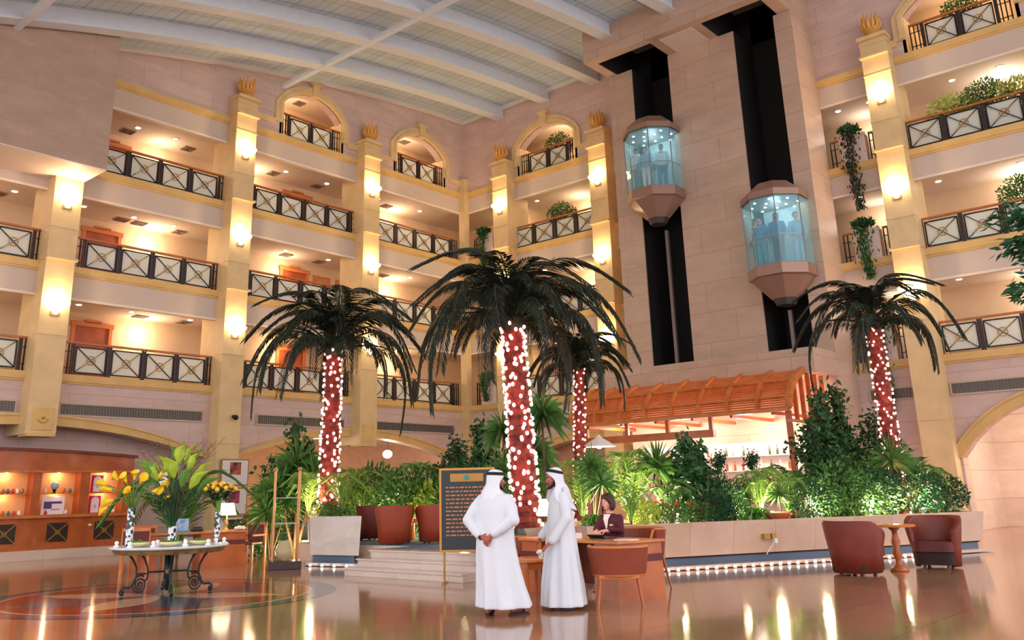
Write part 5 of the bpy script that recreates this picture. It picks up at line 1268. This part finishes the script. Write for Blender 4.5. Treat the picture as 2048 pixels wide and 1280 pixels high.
# ---- receptionist
WM = thing('person', 'person in maroon jacket with dark hair sitting behind the reception desk', 'person', (-16.5, -18.72, 0), R_(184)); WM.scale = (1.06,)*3
mb = MB(); hw = (.13, .0, 1.235); head_shape(mb, hw, R_(-12), .95, .06)
limb(mb, [(0, 0, .56), (.03, 0, .8), (.06, 0, 1.0)], [.14, .12, .11]); limb(mb, [(.07, 0, 1.03), (.1, 0, 1.12), (.115, 0, 1.18)], [.06, .045, .044])
for sd in (-1, 1):
    limb(mb, [(.05, .15*sd, 1.0), (.14, .21*sd, .82), (.37, .07*sd, .835)], [.045, .038, .024]); hand(mb, (.37, .07*sd, .835), (.8, -.35*sd, -.08), (0, 0, 1), .3, -sd, .85)
    limb(mb, [(0, .09*sd, .55), (.36, .1*sd, .56), (.38, .1*sd, .12)], [.085, .065, .038]); limb(mb, [(.36, .1*sd, .05), (.5, .1*sd, .03)], [.035, .022])
o = mb.build('body', mat('skin_fair', (226, 166, 150), .5, var=.04), WM); remesh(o, .0065, 3)
head_bits(WM, hw, R_(-12), .95, None, .06, (176, 60, 70))
JK = mat('maroon_jacket', (84, 26, 40), .75, var=.12)
jb = MB(); jb.loft([ell(z, rx, ry, cx, 0, n=28) for z, rx, ry, cx in ((.52, .17, .2, 0), (.7, .15, .175, .02), (.85, .15, .185, .04), (.97, .135, .19, .055), (1.04, .1, .15, .065), (1.08, .062, .08, .08))])
for sd in (-1, 1): limb(jb, [(.05, .15*sd, 1.005), (.14, .22*sd, .83), (.3, .11*sd, .85)], [.066, .058, .046], 12)
j = jb.build('jacket', JK, WM, smooth=True); remesh(j, .012, 2)
MB().add([(.203, -.045, 1.0), (.203, .045, 1.0), (.2, .0, .82), (.15, -.06, 1.07), (.15, .06, 1.07)], [(0, 1, 2), (0, 3, 4, 1)]).build('blouse', mat('cream_blouse', (236, 230, 226), .7), WM)
MB().box(.2, .212, .06, .12, .9, .925).build('name_badge', mat('gilt_badge', (220, 196, 130), .3), WM)
hb = MB(); T = Matrix.Translation(hw) @ Matrix.Rotation(R_(-12), 4, 'Z'); hb.M = T
hb.ball((-.02, 0, .055), .104, 16, 10, (1.02, .92, .98))
for a in [R_(75)+R_(210)*i/14 for i in range(15)]:
    c_, s_ = math.cos(a), math.sin(a); limb(hb, [(.085*c_-.015, .085*s_, .06), (.1*c_-.018, .093*s_, .0), (.092*c_-.02, .088*s_, -.06), (.07*c_-.02, .072*s_, -.1)], [.026, .027, .025, .016], 8)
limb(hb, [(.05, -.05, .11), (.082, .0, .105), (.075, .06, .08), (.03, .085, .02)], [.018, .02, .02, .018], 8)
h_ = hb.build('hair', mat('auburn_hair', (70, 34, 32), .45, bump=.5, bscale=70), WM, smooth=True); remesh(h_, .009, 2)
sk = MB(); 
for sd in (-1, 1): limb(sk, [(0, .085*sd, .56), (.36, .1*sd, .57), (.38, .1*sd, .14)], [.11, .085, .06])
s2 = sk.build('trousers', JK, WM, smooth=True); remesh(s2, .014, 2)
# ================================================================ plants
G = {k: mat('plant_'+k, c, .45, var=.35, vscale=6, spec=.4) for k, c in {'palm': (50, 58, 44), 'ficus': (48, 88, 44), 'mid': (84, 128, 60), 'bright': (134, 170, 74), 'lime': (184, 204, 70), 'deep': (34, 82, 44), 'fern': (100, 162, 64), 'variegated': (198, 208, 110)}.items()}
TRK = mat('palm_trunk', (150, 58, 46), .8, rgb2=(96, 34, 30), vscale=9, bump=.5, bscale=14); STEM = mat('brown_stem', (96, 72, 48), .8); BULBM = mat('pink_bulb', (255, 226, 220), .4, emit=(255, 176, 164), estr=3.2)
REDF = mat('red_flower', (206, 60, 40), .5, var=.2); TERRA = mat('terracotta', (176, 84, 52), .8, var=.1)
rp = random.Random(21)
def frond_mesh(L, rise, droop, nleaf=34, leafL=.5, w=.035, rr=rp, mt=None, ang0=.6, hang=.5):
    mb = MB(); P = []
    n = 16
    for i in range(n+1): f = i/n; P.append(Vector((L*f*(1-.18*f*f), 0, rise*math.sin(min(1, f*1.1)*PI*.6)-droop*f**2.4)))
    mb.tube(P, [.022*(1-.8*i/n)+.004 for i in range(n+1)], 4)
    for k in range(nleaf):
        f = .12+.88*k/(nleaf-1); x = f*n; i = min(n-1, int(x)); p = P[i].lerp(P[i+1], x-i); tg = (P[i+1]-P[i]).normalized()
        ll = leafL*math.sin(min(1, .25+f)*PI*.85)**.7*(1.05-.35*f)
        for s in (-1, 1):
            d = tg*(.75+rr.uniform(-.1, .15))+Vector((0, s, 0))*ang0+Vector((0, 0, -hang*rr.uniform(.5, 1.1)))
            q = p+d.normalized()*ll*.55; e = p+d.normalized()*ll+Vector((0, 0, -hang*ll*.35)); x_ = d.normalized().cross(Vector((0, 0, 1))).normalized()*w*.5
            mb.add([p, q+x_, e, q-x_], [(0, 1, 2, 3)])
    return mb
def palm_tree(label, base, top, crown, nf, tr, lean=(0, 0), bulbs=100, extra=120, scale_b=.035, trunk_r2=None):
    """base/top: points of the trunk; fronds are parts"""
    t = thing('palm_tree', label, 'palm tree', base); top = Vector(top)-Vector(base); n = 40; mb = MB(); pts = []; rs = []
    bend = Vector((lean[0], lean[1], 0))
    for i in range(n+1):
        f = i/n; pts.append(top*f+bend*math.sin(PI*f)); rs.append(tr*(1.12-.2*f)*(1+.07*((i % 2)*2-1)))
    mb.tube(pts, rs, 14); mb.build('trunk', TRK, t)
    mb = MB()
    for i in range(90):
        f = .02+.97*i/90; p = top*f+bend*math.sin(PI*f); a = i*2.4; r = tr*(1.1-.2*f); d = Vector((math.cos(a), math.sin(a), 0)); mb.add([p+d*r*.8+Vector((-d.y, d.x, 0))*.06, p+d*r*.8-Vector((-d.y, d.x, 0))*.06, p+d*(r*1.35)+Vector((0, 0, .09)), p+d*r*1.0+Vector((0, 0, -.05))], [(0, 1, 2), (0, 2, 3), (1, 3, 2)])
    tag(mb.build('leaf_bases', TRK, t), kind='stuff')
    protos = []
    for i in range(4): protos.append(frond_mesh(crown*(1.05+.08*i), crown*(.36+.05*i), crown*(.42+.17*i), nleaf=62, leafL=crown*.27, w=.042, hang=.5, ang0=.75))
    made = []
    for i in range(nf):
        k = i % 4
        if len(made) <= k: o = protos[k].build('frond', G['palm'], t); made.append(o)
        else: o = made[k].copy(); col.objects.link(o); o.parent = t
        tier = i/nf; az = i*2.39996+rp.uniform(-.2, .2)
        up = R_(-60+84*tier**.8+rp.uniform(-8, 8))       # tilt: negative raises the frond
        if rp.random() < .12: up -= .3
        o.rotation_euler = (rp.uniform(-.25, .25), up, az); o.location = top+Vector((0, 0, .12-.2*tier)); s = rp.uniform(.85, 1.12)*(.72 if tier < .15 else 1); o.scale = (s, s, s)
    ball = MB(); ball.ball(top+Vector((0, 0, .02)), tr*1.25, 10, 8, (1, 1, 1.3)); ball.build('crown_heart', G['palm'], t)
    # string of lights wound round the trunk
    s_ = thing('string_lights', 'string of pinkish white bulbs wound round the trunk of the '+label.split(',')[0], 'string lights', base); s_['label'] = 'pinkish bulbs wound round the '+label.split(',')[0].split(' in front')[0].split(' behind')[0].split(' with')[0]
    w = MB(); wp = []; tot = bulbs+extra; turns = 22; bl = MB(); first = None; ex = MB()
    for i in range(turns*12+1):
        f = i/(turns*12); p = top*f*.985+bend*math.sin(PI*f); a = f*turns*2*PI; r = tr*(1.3-.2*f); wp.append(p+Vector((r*math.cos(a), r*math.sin(a), 0)))
    w.tube(wp, .006, 4); w.build('wire', STEM, s_)
    order = list(range(tot)); va_ = math.atan2(CAM.y-base[1], CAM.x-base[0])
    pos = []
    for i in order:
        f = .01+.97*(i+.5)/tot; a = i*2.399+rp.uniform(-.7, .7); f = min(.985, max(.005, f+rp.uniform(-.012, .012))); p = top*f+bend*math.sin(PI*f); r = tr*(1.34-.22*f); pos.append((math.cos(a-va_), p+Vector((r*math.cos(a), r*math.sin(a), 0))))
    pos.sort(key=lambda q: -q[0])
    for i, (_, p) in enumerate(pos):
        if i < bulbs:
            if first is None: b = MB(); b.ball((0, 0, 0), scale_b, 7, 5, (1, 1, 1.2)); first = b.build('bulb', BULBM, s_, smooth=True); first.location = p
            else: o = first.copy(); col.objects.link(o); o.parent = s_; o.location = p
        else: ex.ball(p, scale_b, 6, 4, (1, 1, 1.2))
    if extra: tag(ex.build('bulbs_behind', BULBM, s_, smooth=True), kind='stuff')
    for f in (.25, .6, .9):
        lamp('string_glow', top*f+Vector(((CAM-Vector(base)).normalized().x*.5, (CAM-Vector(base)).normalized().y*.5, 0)), 5, (255, 170, 150), .2, parent=s_)
    return t
palm_tree('left palm with dark drooping fronds, growing from the square planter', (-15.0, -9.32, 1.0), (-14.98, -9.36, 5.18), 2.15, 42, .2, bulbs=100, extra=70, scale_b=.036)
palm_tree('big centre palm with the widest dark crown', (-14.33, -15.1, .8), (-14.46, -14.95, 5.2), 2.22, 48, .235, bulbs=100, extra=140, scale_b=.04)
palm_tree('small palm behind the big centre palm, trunk mostly hidden', (-9.3, -12.75, .45), (-9.1, -12.85, 4.85), 1.5, 32, .14, bulbs=100, extra=60, scale_b=.028)
palm_tree('right palm in front of the planter box bay, leaning slightly left', (-7.3, -20.35, .8), (-7.55, -20.42, 5.2), 1.7, 32, .17, bulbs=100, extra=120, scale_b=.026)

# ---- shrub kinds, built once at the origin
def R3(): return Vector((rp.gauss(0, 1), rp.gauss(0, 1), rp.gauss(0, 1))).normalized()
def ficus(n=1100, H=2.0, W=.75, m='ficus', ls=.12, low=.25):
    t = thing('ficus_tree', 'x', 'plant'); st = MB(); lf = MB(); st.tube([(0, 0, 0), (.03, 0, H*.5), (0, .02, H*.95)], [.03, .022, .008], 6)
    cl = []
    for i in range(26):
        f = low+(1-low)*rp.random(); a = rp.uniform(0, 2*PI); r = W*math.sin(PI*min(1, .18+f*.8))*rp.uniform(.3, 1); e = Vector((r*math.cos(a), r*math.sin(a), H*f)); b = Vector((0, 0, H*f*.8)); st.tube([b, (b+e)/2+Vector((0, 0, .05)), e], [.01, .007, .004], 4); cl.append((b, e))
    for i in range(n):
        b, e = rp.choice(cl); p = b.lerp(e, rp.uniform(.3, 1.15))+R3()*rp.uniform(0, .2)*H/2; d = R3()+Vector((0, 0, -.5)); lf.leaf(p, d, ls*rp.uniform(.7, 1.2), ls*.5, R3())
    st.build('stems', STEM, t); lf.build('leaves', G[m], t); return t
def areca(n=13, L=1.25, m='bright', rise=.9):
    t = thing('areca_palm', 'x', 'plant'); f_ = MB(); fs = [frond_mesh(L, L*rise, L*.55, nleaf=24, leafL=L*.3, w=.035, hang=.25, ang0=.8) for _ in range(3)]
    st = MB()
    for i in range(n):
        a = i*2.4; up = rp.uniform(-.75, -.1); M = Matrix.Translation((.04*math.cos(a), .04*math.sin(a), .25)) @ Matrix.Rotation(a, 4, 'Z') @ Matrix.Rotation(up, 4, 'Y') @ Matrix.Scale(rp.uniform(.7, 1.1), 4); f_.M = M; q = fs[i % 3]; f_.add(q.v, q.f)
        st.tube([(0, 0, 0), (.04*math.cos(a), .04*math.sin(a), .28)], .014, 4)
    f_.M = None; f_.build('fronds', G[m], t); st.build('stems', STEM, t); return t
def dracaena(heads=((0, 0, 1.3), (.25, .1, .9), (-.2, .2, 1.05)), m='mid', LL=.5, w=.045, nl=46, droop=.25):
    t = thing('dracaena', 'x', 'plant'); st = MB(); lf = MB()
    for h in heads:
        h = Vector(h); st.tube([(0, 0, 0), (h.x*.6, h.y*.6, h.z*.55), h], .022, 6)
        for i in range(nl):
            a = i*2.4; el = R_(80-125*i/nl); d = Vector((math.cos(a)*math.cos(el), math.sin(a)*math.cos(el), math.sin(el))); x = Vector((-math.sin(a), math.cos(a), 0))*w*.5; q = h+d*LL*.5; e = h+d*LL-Vector((0, 0, droop*LL*math.cos(el)))
            lf.add([h-x*.4, q-x, e, q+x, h+x*.4], [(0, 1, 2), (0, 2, 4), (4, 2, 3)])
    st.build('stems', STEM, t); lf.build('leaves', G[m], t); return t
def bush(n=1300, H=.95, W=.55, m='mid', ls=.085, flowers=0):
    t = thing('leafy_bush', 'x', 'plant'); st = MB(); lf = MB()
    for i in range(14): a = i*2.4; r = W*.6*math.sqrt((i+1)/14); st.tube([(0, 0, 0), (r*.4*math.cos(a), r*.4*math.sin(a), H*.4), (r*math.cos(a), r*math.sin(a), H*.75)], .008, 4)
    for i in range(n):
        d = R3(); r = rp.random()**.4; p = Vector((d.x*W*r, d.y*W*r, H*.52+d.z*H*.48*r)); lf.leaf(p, d+R3()*.7, ls*rp.uniform(.7, 1.3), ls*.55, R3())
    st.build('stems', STEM, t); lf.build('leaves', G[m], t)
    if flowers:
        for i in range(flowers): a = i*2.4; b = MB(); c = Vector((W*.75*math.cos(a)*rp.uniform(.4, 1), W*.75*math.sin(a)*rp.uniform(.4, 1), H*rp.uniform(.55, 1))); [b.leaf(c, R3()+Vector((0, 0, .4)), .09, .05, R3()) for _ in range(8)]; b.build('flower', REDF, t)
    return t
def fern(n=26, L=.62, m='fern'):
    t = thing('fern', 'x', 'plant'); f_ = MB(); fs = [frond_mesh(L, L*.7, L*.9, nleaf=20, leafL=L*.2, w=.028, hang=.2, ang0=1.1) for _ in range(2)]
    for i in range(n): a = i*2.4; f_.M = Matrix.Rotation(a, 4, 'Z') @ Matrix.Rotation(rp.uniform(-.6, .1), 4, 'Y') @ Matrix.Scale(rp.uniform(.7, 1.1), 4); q = fs[i % 2]; f_.add(q.v, q.f)
    f_.M = None; f_.build('fronds', G[m], t); MB().lathe([(.05, 0), (.03, .08)], n=8).build('crown', STEM, t); return t
KINDS_ = {}
def kind(k, fn): KINDS_[k] = [fn, None]
kind('ficus', lambda: ficus()); kind('ficus2', lambda: ficus(900, 2.0, .6, 'deep', .11)); kind('broadleaf', lambda: ficus(520, 1.8, .6, 'ficus', .22, .1)); kind('areca', lambda: areca()); kind('areca2', lambda: areca(11, 1.2, 'mid', .7)); kind('dracaena', lambda: dracaena())
kind('dracaena_tall', lambda: dracaena(((0, 0, 2.3), (.3, -.35, 1.6)), 'mid', .62, .04, 54, .5)); kind('dracaena2', lambda: dracaena(((0, 0, 1.0),), 'mid', .6, .05, 60)); kind('bush', lambda: bush()); kind('bush_lime', lambda: bush(1000, .8, .5, 'lime', .09)); kind('bush_deep', lambda: bush(1500, 1.0, .6, 'deep', .09)); kind('bush_red', lambda: bush(900, .7, .5, 'mid', .08, 9)); kind('fern', lambda: fern()); kind('variegated', lambda: bush(900, .7, .55, 'variegated', .1))
KN = {'dracaena_tall': 'tall thin-stemmed dracaena', 'ficus': 'tall leafy ficus', 'ficus2': 'dark slender ficus', 'broadleaf': 'broad-leaved dark green tree', 'areca': 'bright arching areca palm', 'areca2': 'mid green arching areca palm', 'dracaena': 'three-headed dracaena', 'dracaena2': 'single spiky dracaena', 'bush': 'mid green bush', 'bush_lime': 'lime green bush', 'bush_deep': 'dense dark bush', 'bush_red': 'bush dotted with red flowers', 'fern': 'bright green fern', 'variegated': 'yellow variegated bush'}
def plant(k, loc, s=1., where='', grp=None):
    rz = rp.uniform(0, 6.28); lab = KN[k]+' '+where; sc3 = s if isinstance(s, tuple) else (s, s, s)
    if KINDS_[k][1] is None:
        o = KINDS_[k][0](); KINDS_[k][1] = o; o.location = loc; o.rotation_euler = (0, 0, rz); o.scale = sc3; o['label'] = lab
        if grp: o['group'] = grp
        return o
    return dup(KINDS_[k][1], loc, rz, lab, grp, sc3)
gp = 'plants in the long marble planter'
def inP(u, v, k, s, where, z=.78):      # u along the planter front (0..1 = first to last corner), v metres behind the face
    p = d0.lerp(d1, u)-nn*v; s = s*(.92 if u < .3 else .95 if u < .52 else 1.08 if u < .6 else 1.3); return plant(k, (p.x, p.y, z), s, where, gp)
for u, v, k, s, wh in (
    (-.16, .45, 'fern', .8, 'at the left tip of the long planter'), (-.12, 1.1, 'dracaena', 1.05, 'just right of the big centre palm trunk'), (-.05, .5, 'areca', .62, 'behind the lamp on the reception desk'), (-.1, 1.9, 'areca', 1.0, 'behind the big centre palm'),
    (.0, .6, 'bush_lime', .7, 'between the man in profile and the receptionist'), (.03, 1.5, 'areca', 1.15, 'rising above the receptionist'), (.08, .55, 'bush_red', .8, 'directly behind the receptionist'), (.11, 1.0, 'areca2', .85, 'right behind the receptionist\'s chair'),
    (.14, 1.7, 'dracaena2', 1.3, 'in front of the lit bar, left part'), (.17, .6, 'bush_red', .75, 'right of the receptionist, at the planter edge'), (.2, 1.1, 'broadleaf', 1.15, 'tallest in front of the bar shelves'), (.225, .55, 'bush_deep', .75, 'below the tall broad-leaved tree'),
    (.26, 1.8, 'ficus', 1.05, 'in front of the middle of the bar'), (.29, .6, 'bush', .7, 'left of the fern at the planter middle'), (.31, 1.25, 'bush_deep', 1.0, 'behind the planter middle'), (.35, .5, 'fern', .85, 'above the brass socket plates'), (.36, 1.7, 'ficus2', .78, 'below the right half of the canopy'),
    (.41, .9, 'areca', .8, 'at the planter middle, arching over a red pot'), (.44, .5, 'dracaena2', .6, 'beside the red pot'), (.47, 1.6, 'ficus2', .78, 'below the right end of the canopy'), (.5, .8, 'areca', .72, 'right of the planter middle'), (.54, .5, 'bush_deep', .75, 'left of the bright planter spotlight'),
    (.57, 1.3, 'areca2', .95, 'left of the right palm'), (.6, .6, 'bush', .7, 'just right of the bright planter spotlight'), (.7, 1.3, 'ficus', 1.0, 'behind and left of the right palm'), (.67, .8, 'bush', 1.0, 'in front of the right palm trunk'), (.8, 1.9, 'ficus', 1.15, 'behind the right palm trunk'), (.72, .45, 'bush', .8, 'at the planter edge above the left tub chair'),  # bush and ficus by right palm picked lighter: yellowish light put into leaf colour
    (.76, 1.1, 'bush', 1.1, 'right of the right palm trunk'), (.79, .5, 'bush_deep', .8, 'at the planter edge above the round table'), (.81, 1.5, 'bush_lime', 1.25, 'glowing behind the spiky dracaena'), (.84, .9, 'variegated', .9, 'left of the spiky dracaena'), (.86, 2.0, 'ficus', 1.2, 'tall at the right end of the planter'), (.87, .5, 'dracaena2', .95, 'near the right end of the planter'),
    (.91, 1.2, 'bush_lime', 1.0, 'near the right end of the planter'), (.94, .5, 'bush_deep', .85, 'at the planter edge above the right tub chair'), (.97, 1.6, 'ficus', .95, 'last but one at the right end of the planter'), (1.02, .9, 'areca2', .85, 'spilling over the right end of the planter'), (1.06, .5, 'bush_deep', .7, 'at the very right end of the planter')):
    inP(u, v, k, s, wh)
# terracotta pots and stone among the plants
for u, v, lab in ((.4, .35, 'wide terracotta bowl at the planter edge, middle'), (.5, 1.0, 'terracotta pot among the plants right of the planter middle')):
    p = d0.lerp(d1, u)-nn*v; t = thing('terracotta_pot', lab, 'pot', (p.x, p.y, .79)); MB().lathe([(.14, 0), (.26, .16), (.28, .2), (.25, .2), (.2, .12), (.01, .1)], n=18).build('pot_body', TERRA, t, smooth=True)
# spotlights buried in the planter
for i, (u, v, e) in enumerate(((-.08, .9, 40), (.06, 1.1, 46), (.18, 1.5, 46), (.32, .8, 36), (.43, .7, 36), (.56, .45, 60), (.74, .3, 60), (.85, .4, 60), (.96, .4, 50))):
    p = d0.lerp(d1, u)-nn*v; t = thing('planter_spotlight', 'small white spotlight standing in the long planter, %s from its left end' % (ORD+['fifth', 'sixth', 'seventh', 'eighth', 'ninth'])[i], 'lamp', (p.x, p.y, .79), group='spotlights in the long planter')
    MB().lathe([(.05, 0), (.05, .14), (.06, .16)], n=10).build('housing', WHITE, t); MB().ball((0, 0, .17), .05, 8, 5).build('lens', FLB, t, smooth=True)
    lamp('spot_glow', (0, 0, .34), e*2, (255, 240, 190), .08, parent=t)
# ---- plants in and around the square planter
for x, y, z, k, s, wh in ((-15.6, -10.2, 1.0, 'bush_red', .6, 'at the front of the square planter'), (-15.35, -9.0, 1.0, 'areca', .75, 'at the left of the square planter'), (-15.2, -10.1, 1.0, 'areca', .7, 'at the right of the square planter'), (-15.0, -9.8, 1.0, 'fern', .7, 'beside the left palm trunk'),
    (-15.5, -9.7, 1.0, 'variegated', .5, 'at the foot of the left palm'), (-14.6, -7.5, 0, 'dracaena', 1.85, 'standing tall left of the square planter'), (-14.2, -6.9, 0, 'ficus', 1.75, 'standing left of the left palm'), (-15.3, -7.4, 0, 'dracaena', 1.3, 'between display stand and left palm'), (-14.9, -6.4, 0, 'bush_red', 1.6, 'behind the display stand'),
    (-13.2, -8.4, .452, 'areca', 1.2, 'just right of the left palm trunk'), (-12.4, -8.2, .452, 'bush', 2.0, 'left of the lounge armchairs'), (-12.3, -9.4, .452, 'bush', 1.9, 'behind the lounge armchairs, left'), (-11.6, -9.3, .452, 'areca', 1.3, 'behind the lounge armchairs, middle'), (-12.0, -10.4, .452, 'bush_lime', 1.8, 'right behind the rust lounge armchair'),
    (-11.2, -10.0, .452, 'ficus', 1.3, 'behind the lounge armchairs, right'), (-12.0, -11.6, .452, 'bush_deep', 1.9, 'just left of the sign board'), (-11.6, -11.4, .452, 'ficus', 1.45, 'left of the sign board'), (-10.6, -9.6, .452, 'ficus', 1.2, 'below the lounge pendant lamp'), (-10.2, -11.3, .452, 'ficus2', 1.2, 'behind the sign board'),
    (-12.6, -7.2, .452, 'bush_lime', 1.5, 'glowing below the lounge pendant lamp'), (-13.0, -13.3, .452, 'dracaena', 1.2, 'right behind the sign board'), (-13.4, -14.3, .452, 'dracaena2', 1.2, 'between sign board and big centre palm'), (-12.3, -14.0, .452, 'dracaena_tall', 1.25, 'tall right of the big centre palm trunk'), (-12.6, -13.0, .452, 'dracaena_tall', 1.1, 'tall left of the big centre palm trunk'),
    (-16.35, -12.0, 0, 'fern', .35, 'on the floor by the steps')):
    if 'floor by the steps' in wh: continue
    plant(k, (x, y, z), s, wh, 'lounge plants on the left')
for x, y, z, e in ((-15.5, -9.4, 1.45, 30), (-14.8, -7.9, .6, 40), (-12.9, -8.9, .8, 50), (-12.4, -10.6, .8, 50), (-11.6, -8.2, 1.6, 60), (-13.4, -12.4, 1.0, 26)):
    t = thing('plant_spotlight', 'small white spotlight standing among the lounge plants', 'lamp', (x, y, 1.0 if x < -15.4 else (.452 if x > -14 else 0)), group='spotlights among the lounge plants'); MB().lathe([(.045, 0), (.045, .12), (.055, .14)], n=10).build('housing', WHITE, t); MB().ball((0, 0, .15), .045, 8, 5).build('lens', FLB, t, smooth=True)
    lamp('spot_glow', (0, 0, .3), e*1.8, (255, 236, 180), .08, parent=t)
# potted palm behind the iron table
plant('areca2', (-16.6, -5.2, 0), 1.9, 'standing on the floor behind the iron table, leaves arching', None)
# ---- gallery plants behind the railings, trailing plants on the planter boxes
for w, u, k, kd, s, wh in (('R', 5.3, 3, 'bush', 1.45, 'behind the railing in the arched window right of the corner'), ('R', 5.25, 2, 'bush', 1.5, 'behind the third gallery railing right of the corner'), ('R', 5.6, 1, 'bush_lime', 1.4, 'behind the second gallery railing right of the corner'), ('R', 5.5, 0, 'bush', 1.3, 'behind the lowest railing right of the corner'),
    ('R', 22.0, 3, 'bush', 1.4, 'behind the arched window railing at top right'), ('R', 22.2, 2, 'bush', 1.65, 'behind the third gallery railing at far right'), ('R', 22.7, 1, 'bush', 1.6, 'behind the second gallery railing at far right'), ('R', 21.2, 2, 'variegated', 1.75, 'left of the green bush, third gallery at far right'), ('R', 23.0, 2, 'variegated', 1.75, 'right of the green bush, third gallery at far right'), ('R', 23.5, 1, 'variegated', 1.6, 'second gallery at far right')):
    plant(kd, WP(w, u, -.72, LV[k]+.72), s*.78, wh, 'bushes behind the gallery railings')
    t = thing('plant_trough', 'dark trough holding the bush '+wh, 'planter', WP(w, u, -.72, LV[k]+.003)); MB().box(-.2, .2, -.32, .32, 0, .74).build('trough_body', TERRA, t)
def trailing(w, u, k, L, label, m='deep', hang_m='ficus'):
    t = thing('trailing_plant', label, 'plant', WP(w, u, 0, LV[k]+1.0)); lf = MB(); st = MB()
    for i in range(260): a = rp.uniform(0, PI*2); r = rp.random()**.5*.32; lf.leaf((-.15+r*math.cos(a)*.7, r*math.sin(a), .06+rp.random()*.28*(1-r)), R3()+Vector((0, 0, .4)), .17, .085, R3())
    lf.build('top_leaves', G[m], t)
    lf = MB()
    for i in range(int(230*L)+60):
        f = rp.random(); wd = .17*(1-f*.6); lf.leaf((-.2-.06*rp.random(), rp.gauss(0, wd)+.05*math.sin(f*5), .08-f*L), Vector((rp.uniform(-.6, 0), rp.uniform(-.6, .6), -1)), .15, .06, R3())
    for i in range(6): st.tube([(-.15, .05*i-.12, .05), (-.22, .04*i-.1, -.1), (-.22, .03*i-.08, -L*.9)], .006, 4)
    lf.build('hanging_leaves', G[hang_m], t); st.build('vines', STEM, t)
trailing('R', 18.15, 2, 2.7, 'long thin trailing plant hanging from the upper planter box right of the lifts', 'ficus', 'palm')
trailing('R', 18.15, 1, 1.7, 'thick dark trailing plant on the middle planter box right of the lifts'); trailing('R', 18.15, 0, 2.6, 'long dark trailing plant beside the right palm trunk')
trailing('R', 1.35, 2, 1.6, 'trailing plant on the upper planter box right of the room corner'); trailing('R', 1.35, 1, .5, 'small trailing plant on the middle planter box right of the corner', 'mid'); trailing('R', 1.35, 0, .9, 'trailing plant on the lowest planter box right of the room corner', 'mid')
# ---- tree reaching into the picture from the right
t = thing('leafy_tree', 'dark leafy tree reaching in from the right edge of the picture', 'tree', (-15.25, -25.55, 0)); st = MB(); lf = MB()
st.tube([(0, 0, 0), (.05, .0, 2.5), (0, .05, 5.0)], [.07, .05, .02], 8)
side = Vector((-.662, .749, 0))
for i in range(26):
    z = rp.uniform(4.0, 5.3); a = rp.uniform(-.9, .9); e = (Matrix.Rotation(a, 3, 'Z') @ side)*rp.uniform(.3, .78) if i % 2 else R3()*.6; e = Vector((e.x, e.y, z+rp.uniform(-.2, .2))); b = Vector((0, 0, z-.15)); st.tube([b, (b+e)/2+Vector((0, 0, .08)), e], [.012, .008, .004], 4)
    for k in range(46): p = b.lerp(e, rp.uniform(.35, 1.1))+R3()*.12; d = (e-b).normalized()+R3()*.7-Vector((0, 0, .4)); lf.leaf(p, d, .17, .055, R3())
st.build('trunk', STEM, t); lf.build('leaves', G['deep'], t)
MB().lathe([(.2, 0), (.3, .45), (.32, .5), (.26, .5), (.25, .42), (.01, .42)], n=20).build('pot', TERRA, t, smooth=True)
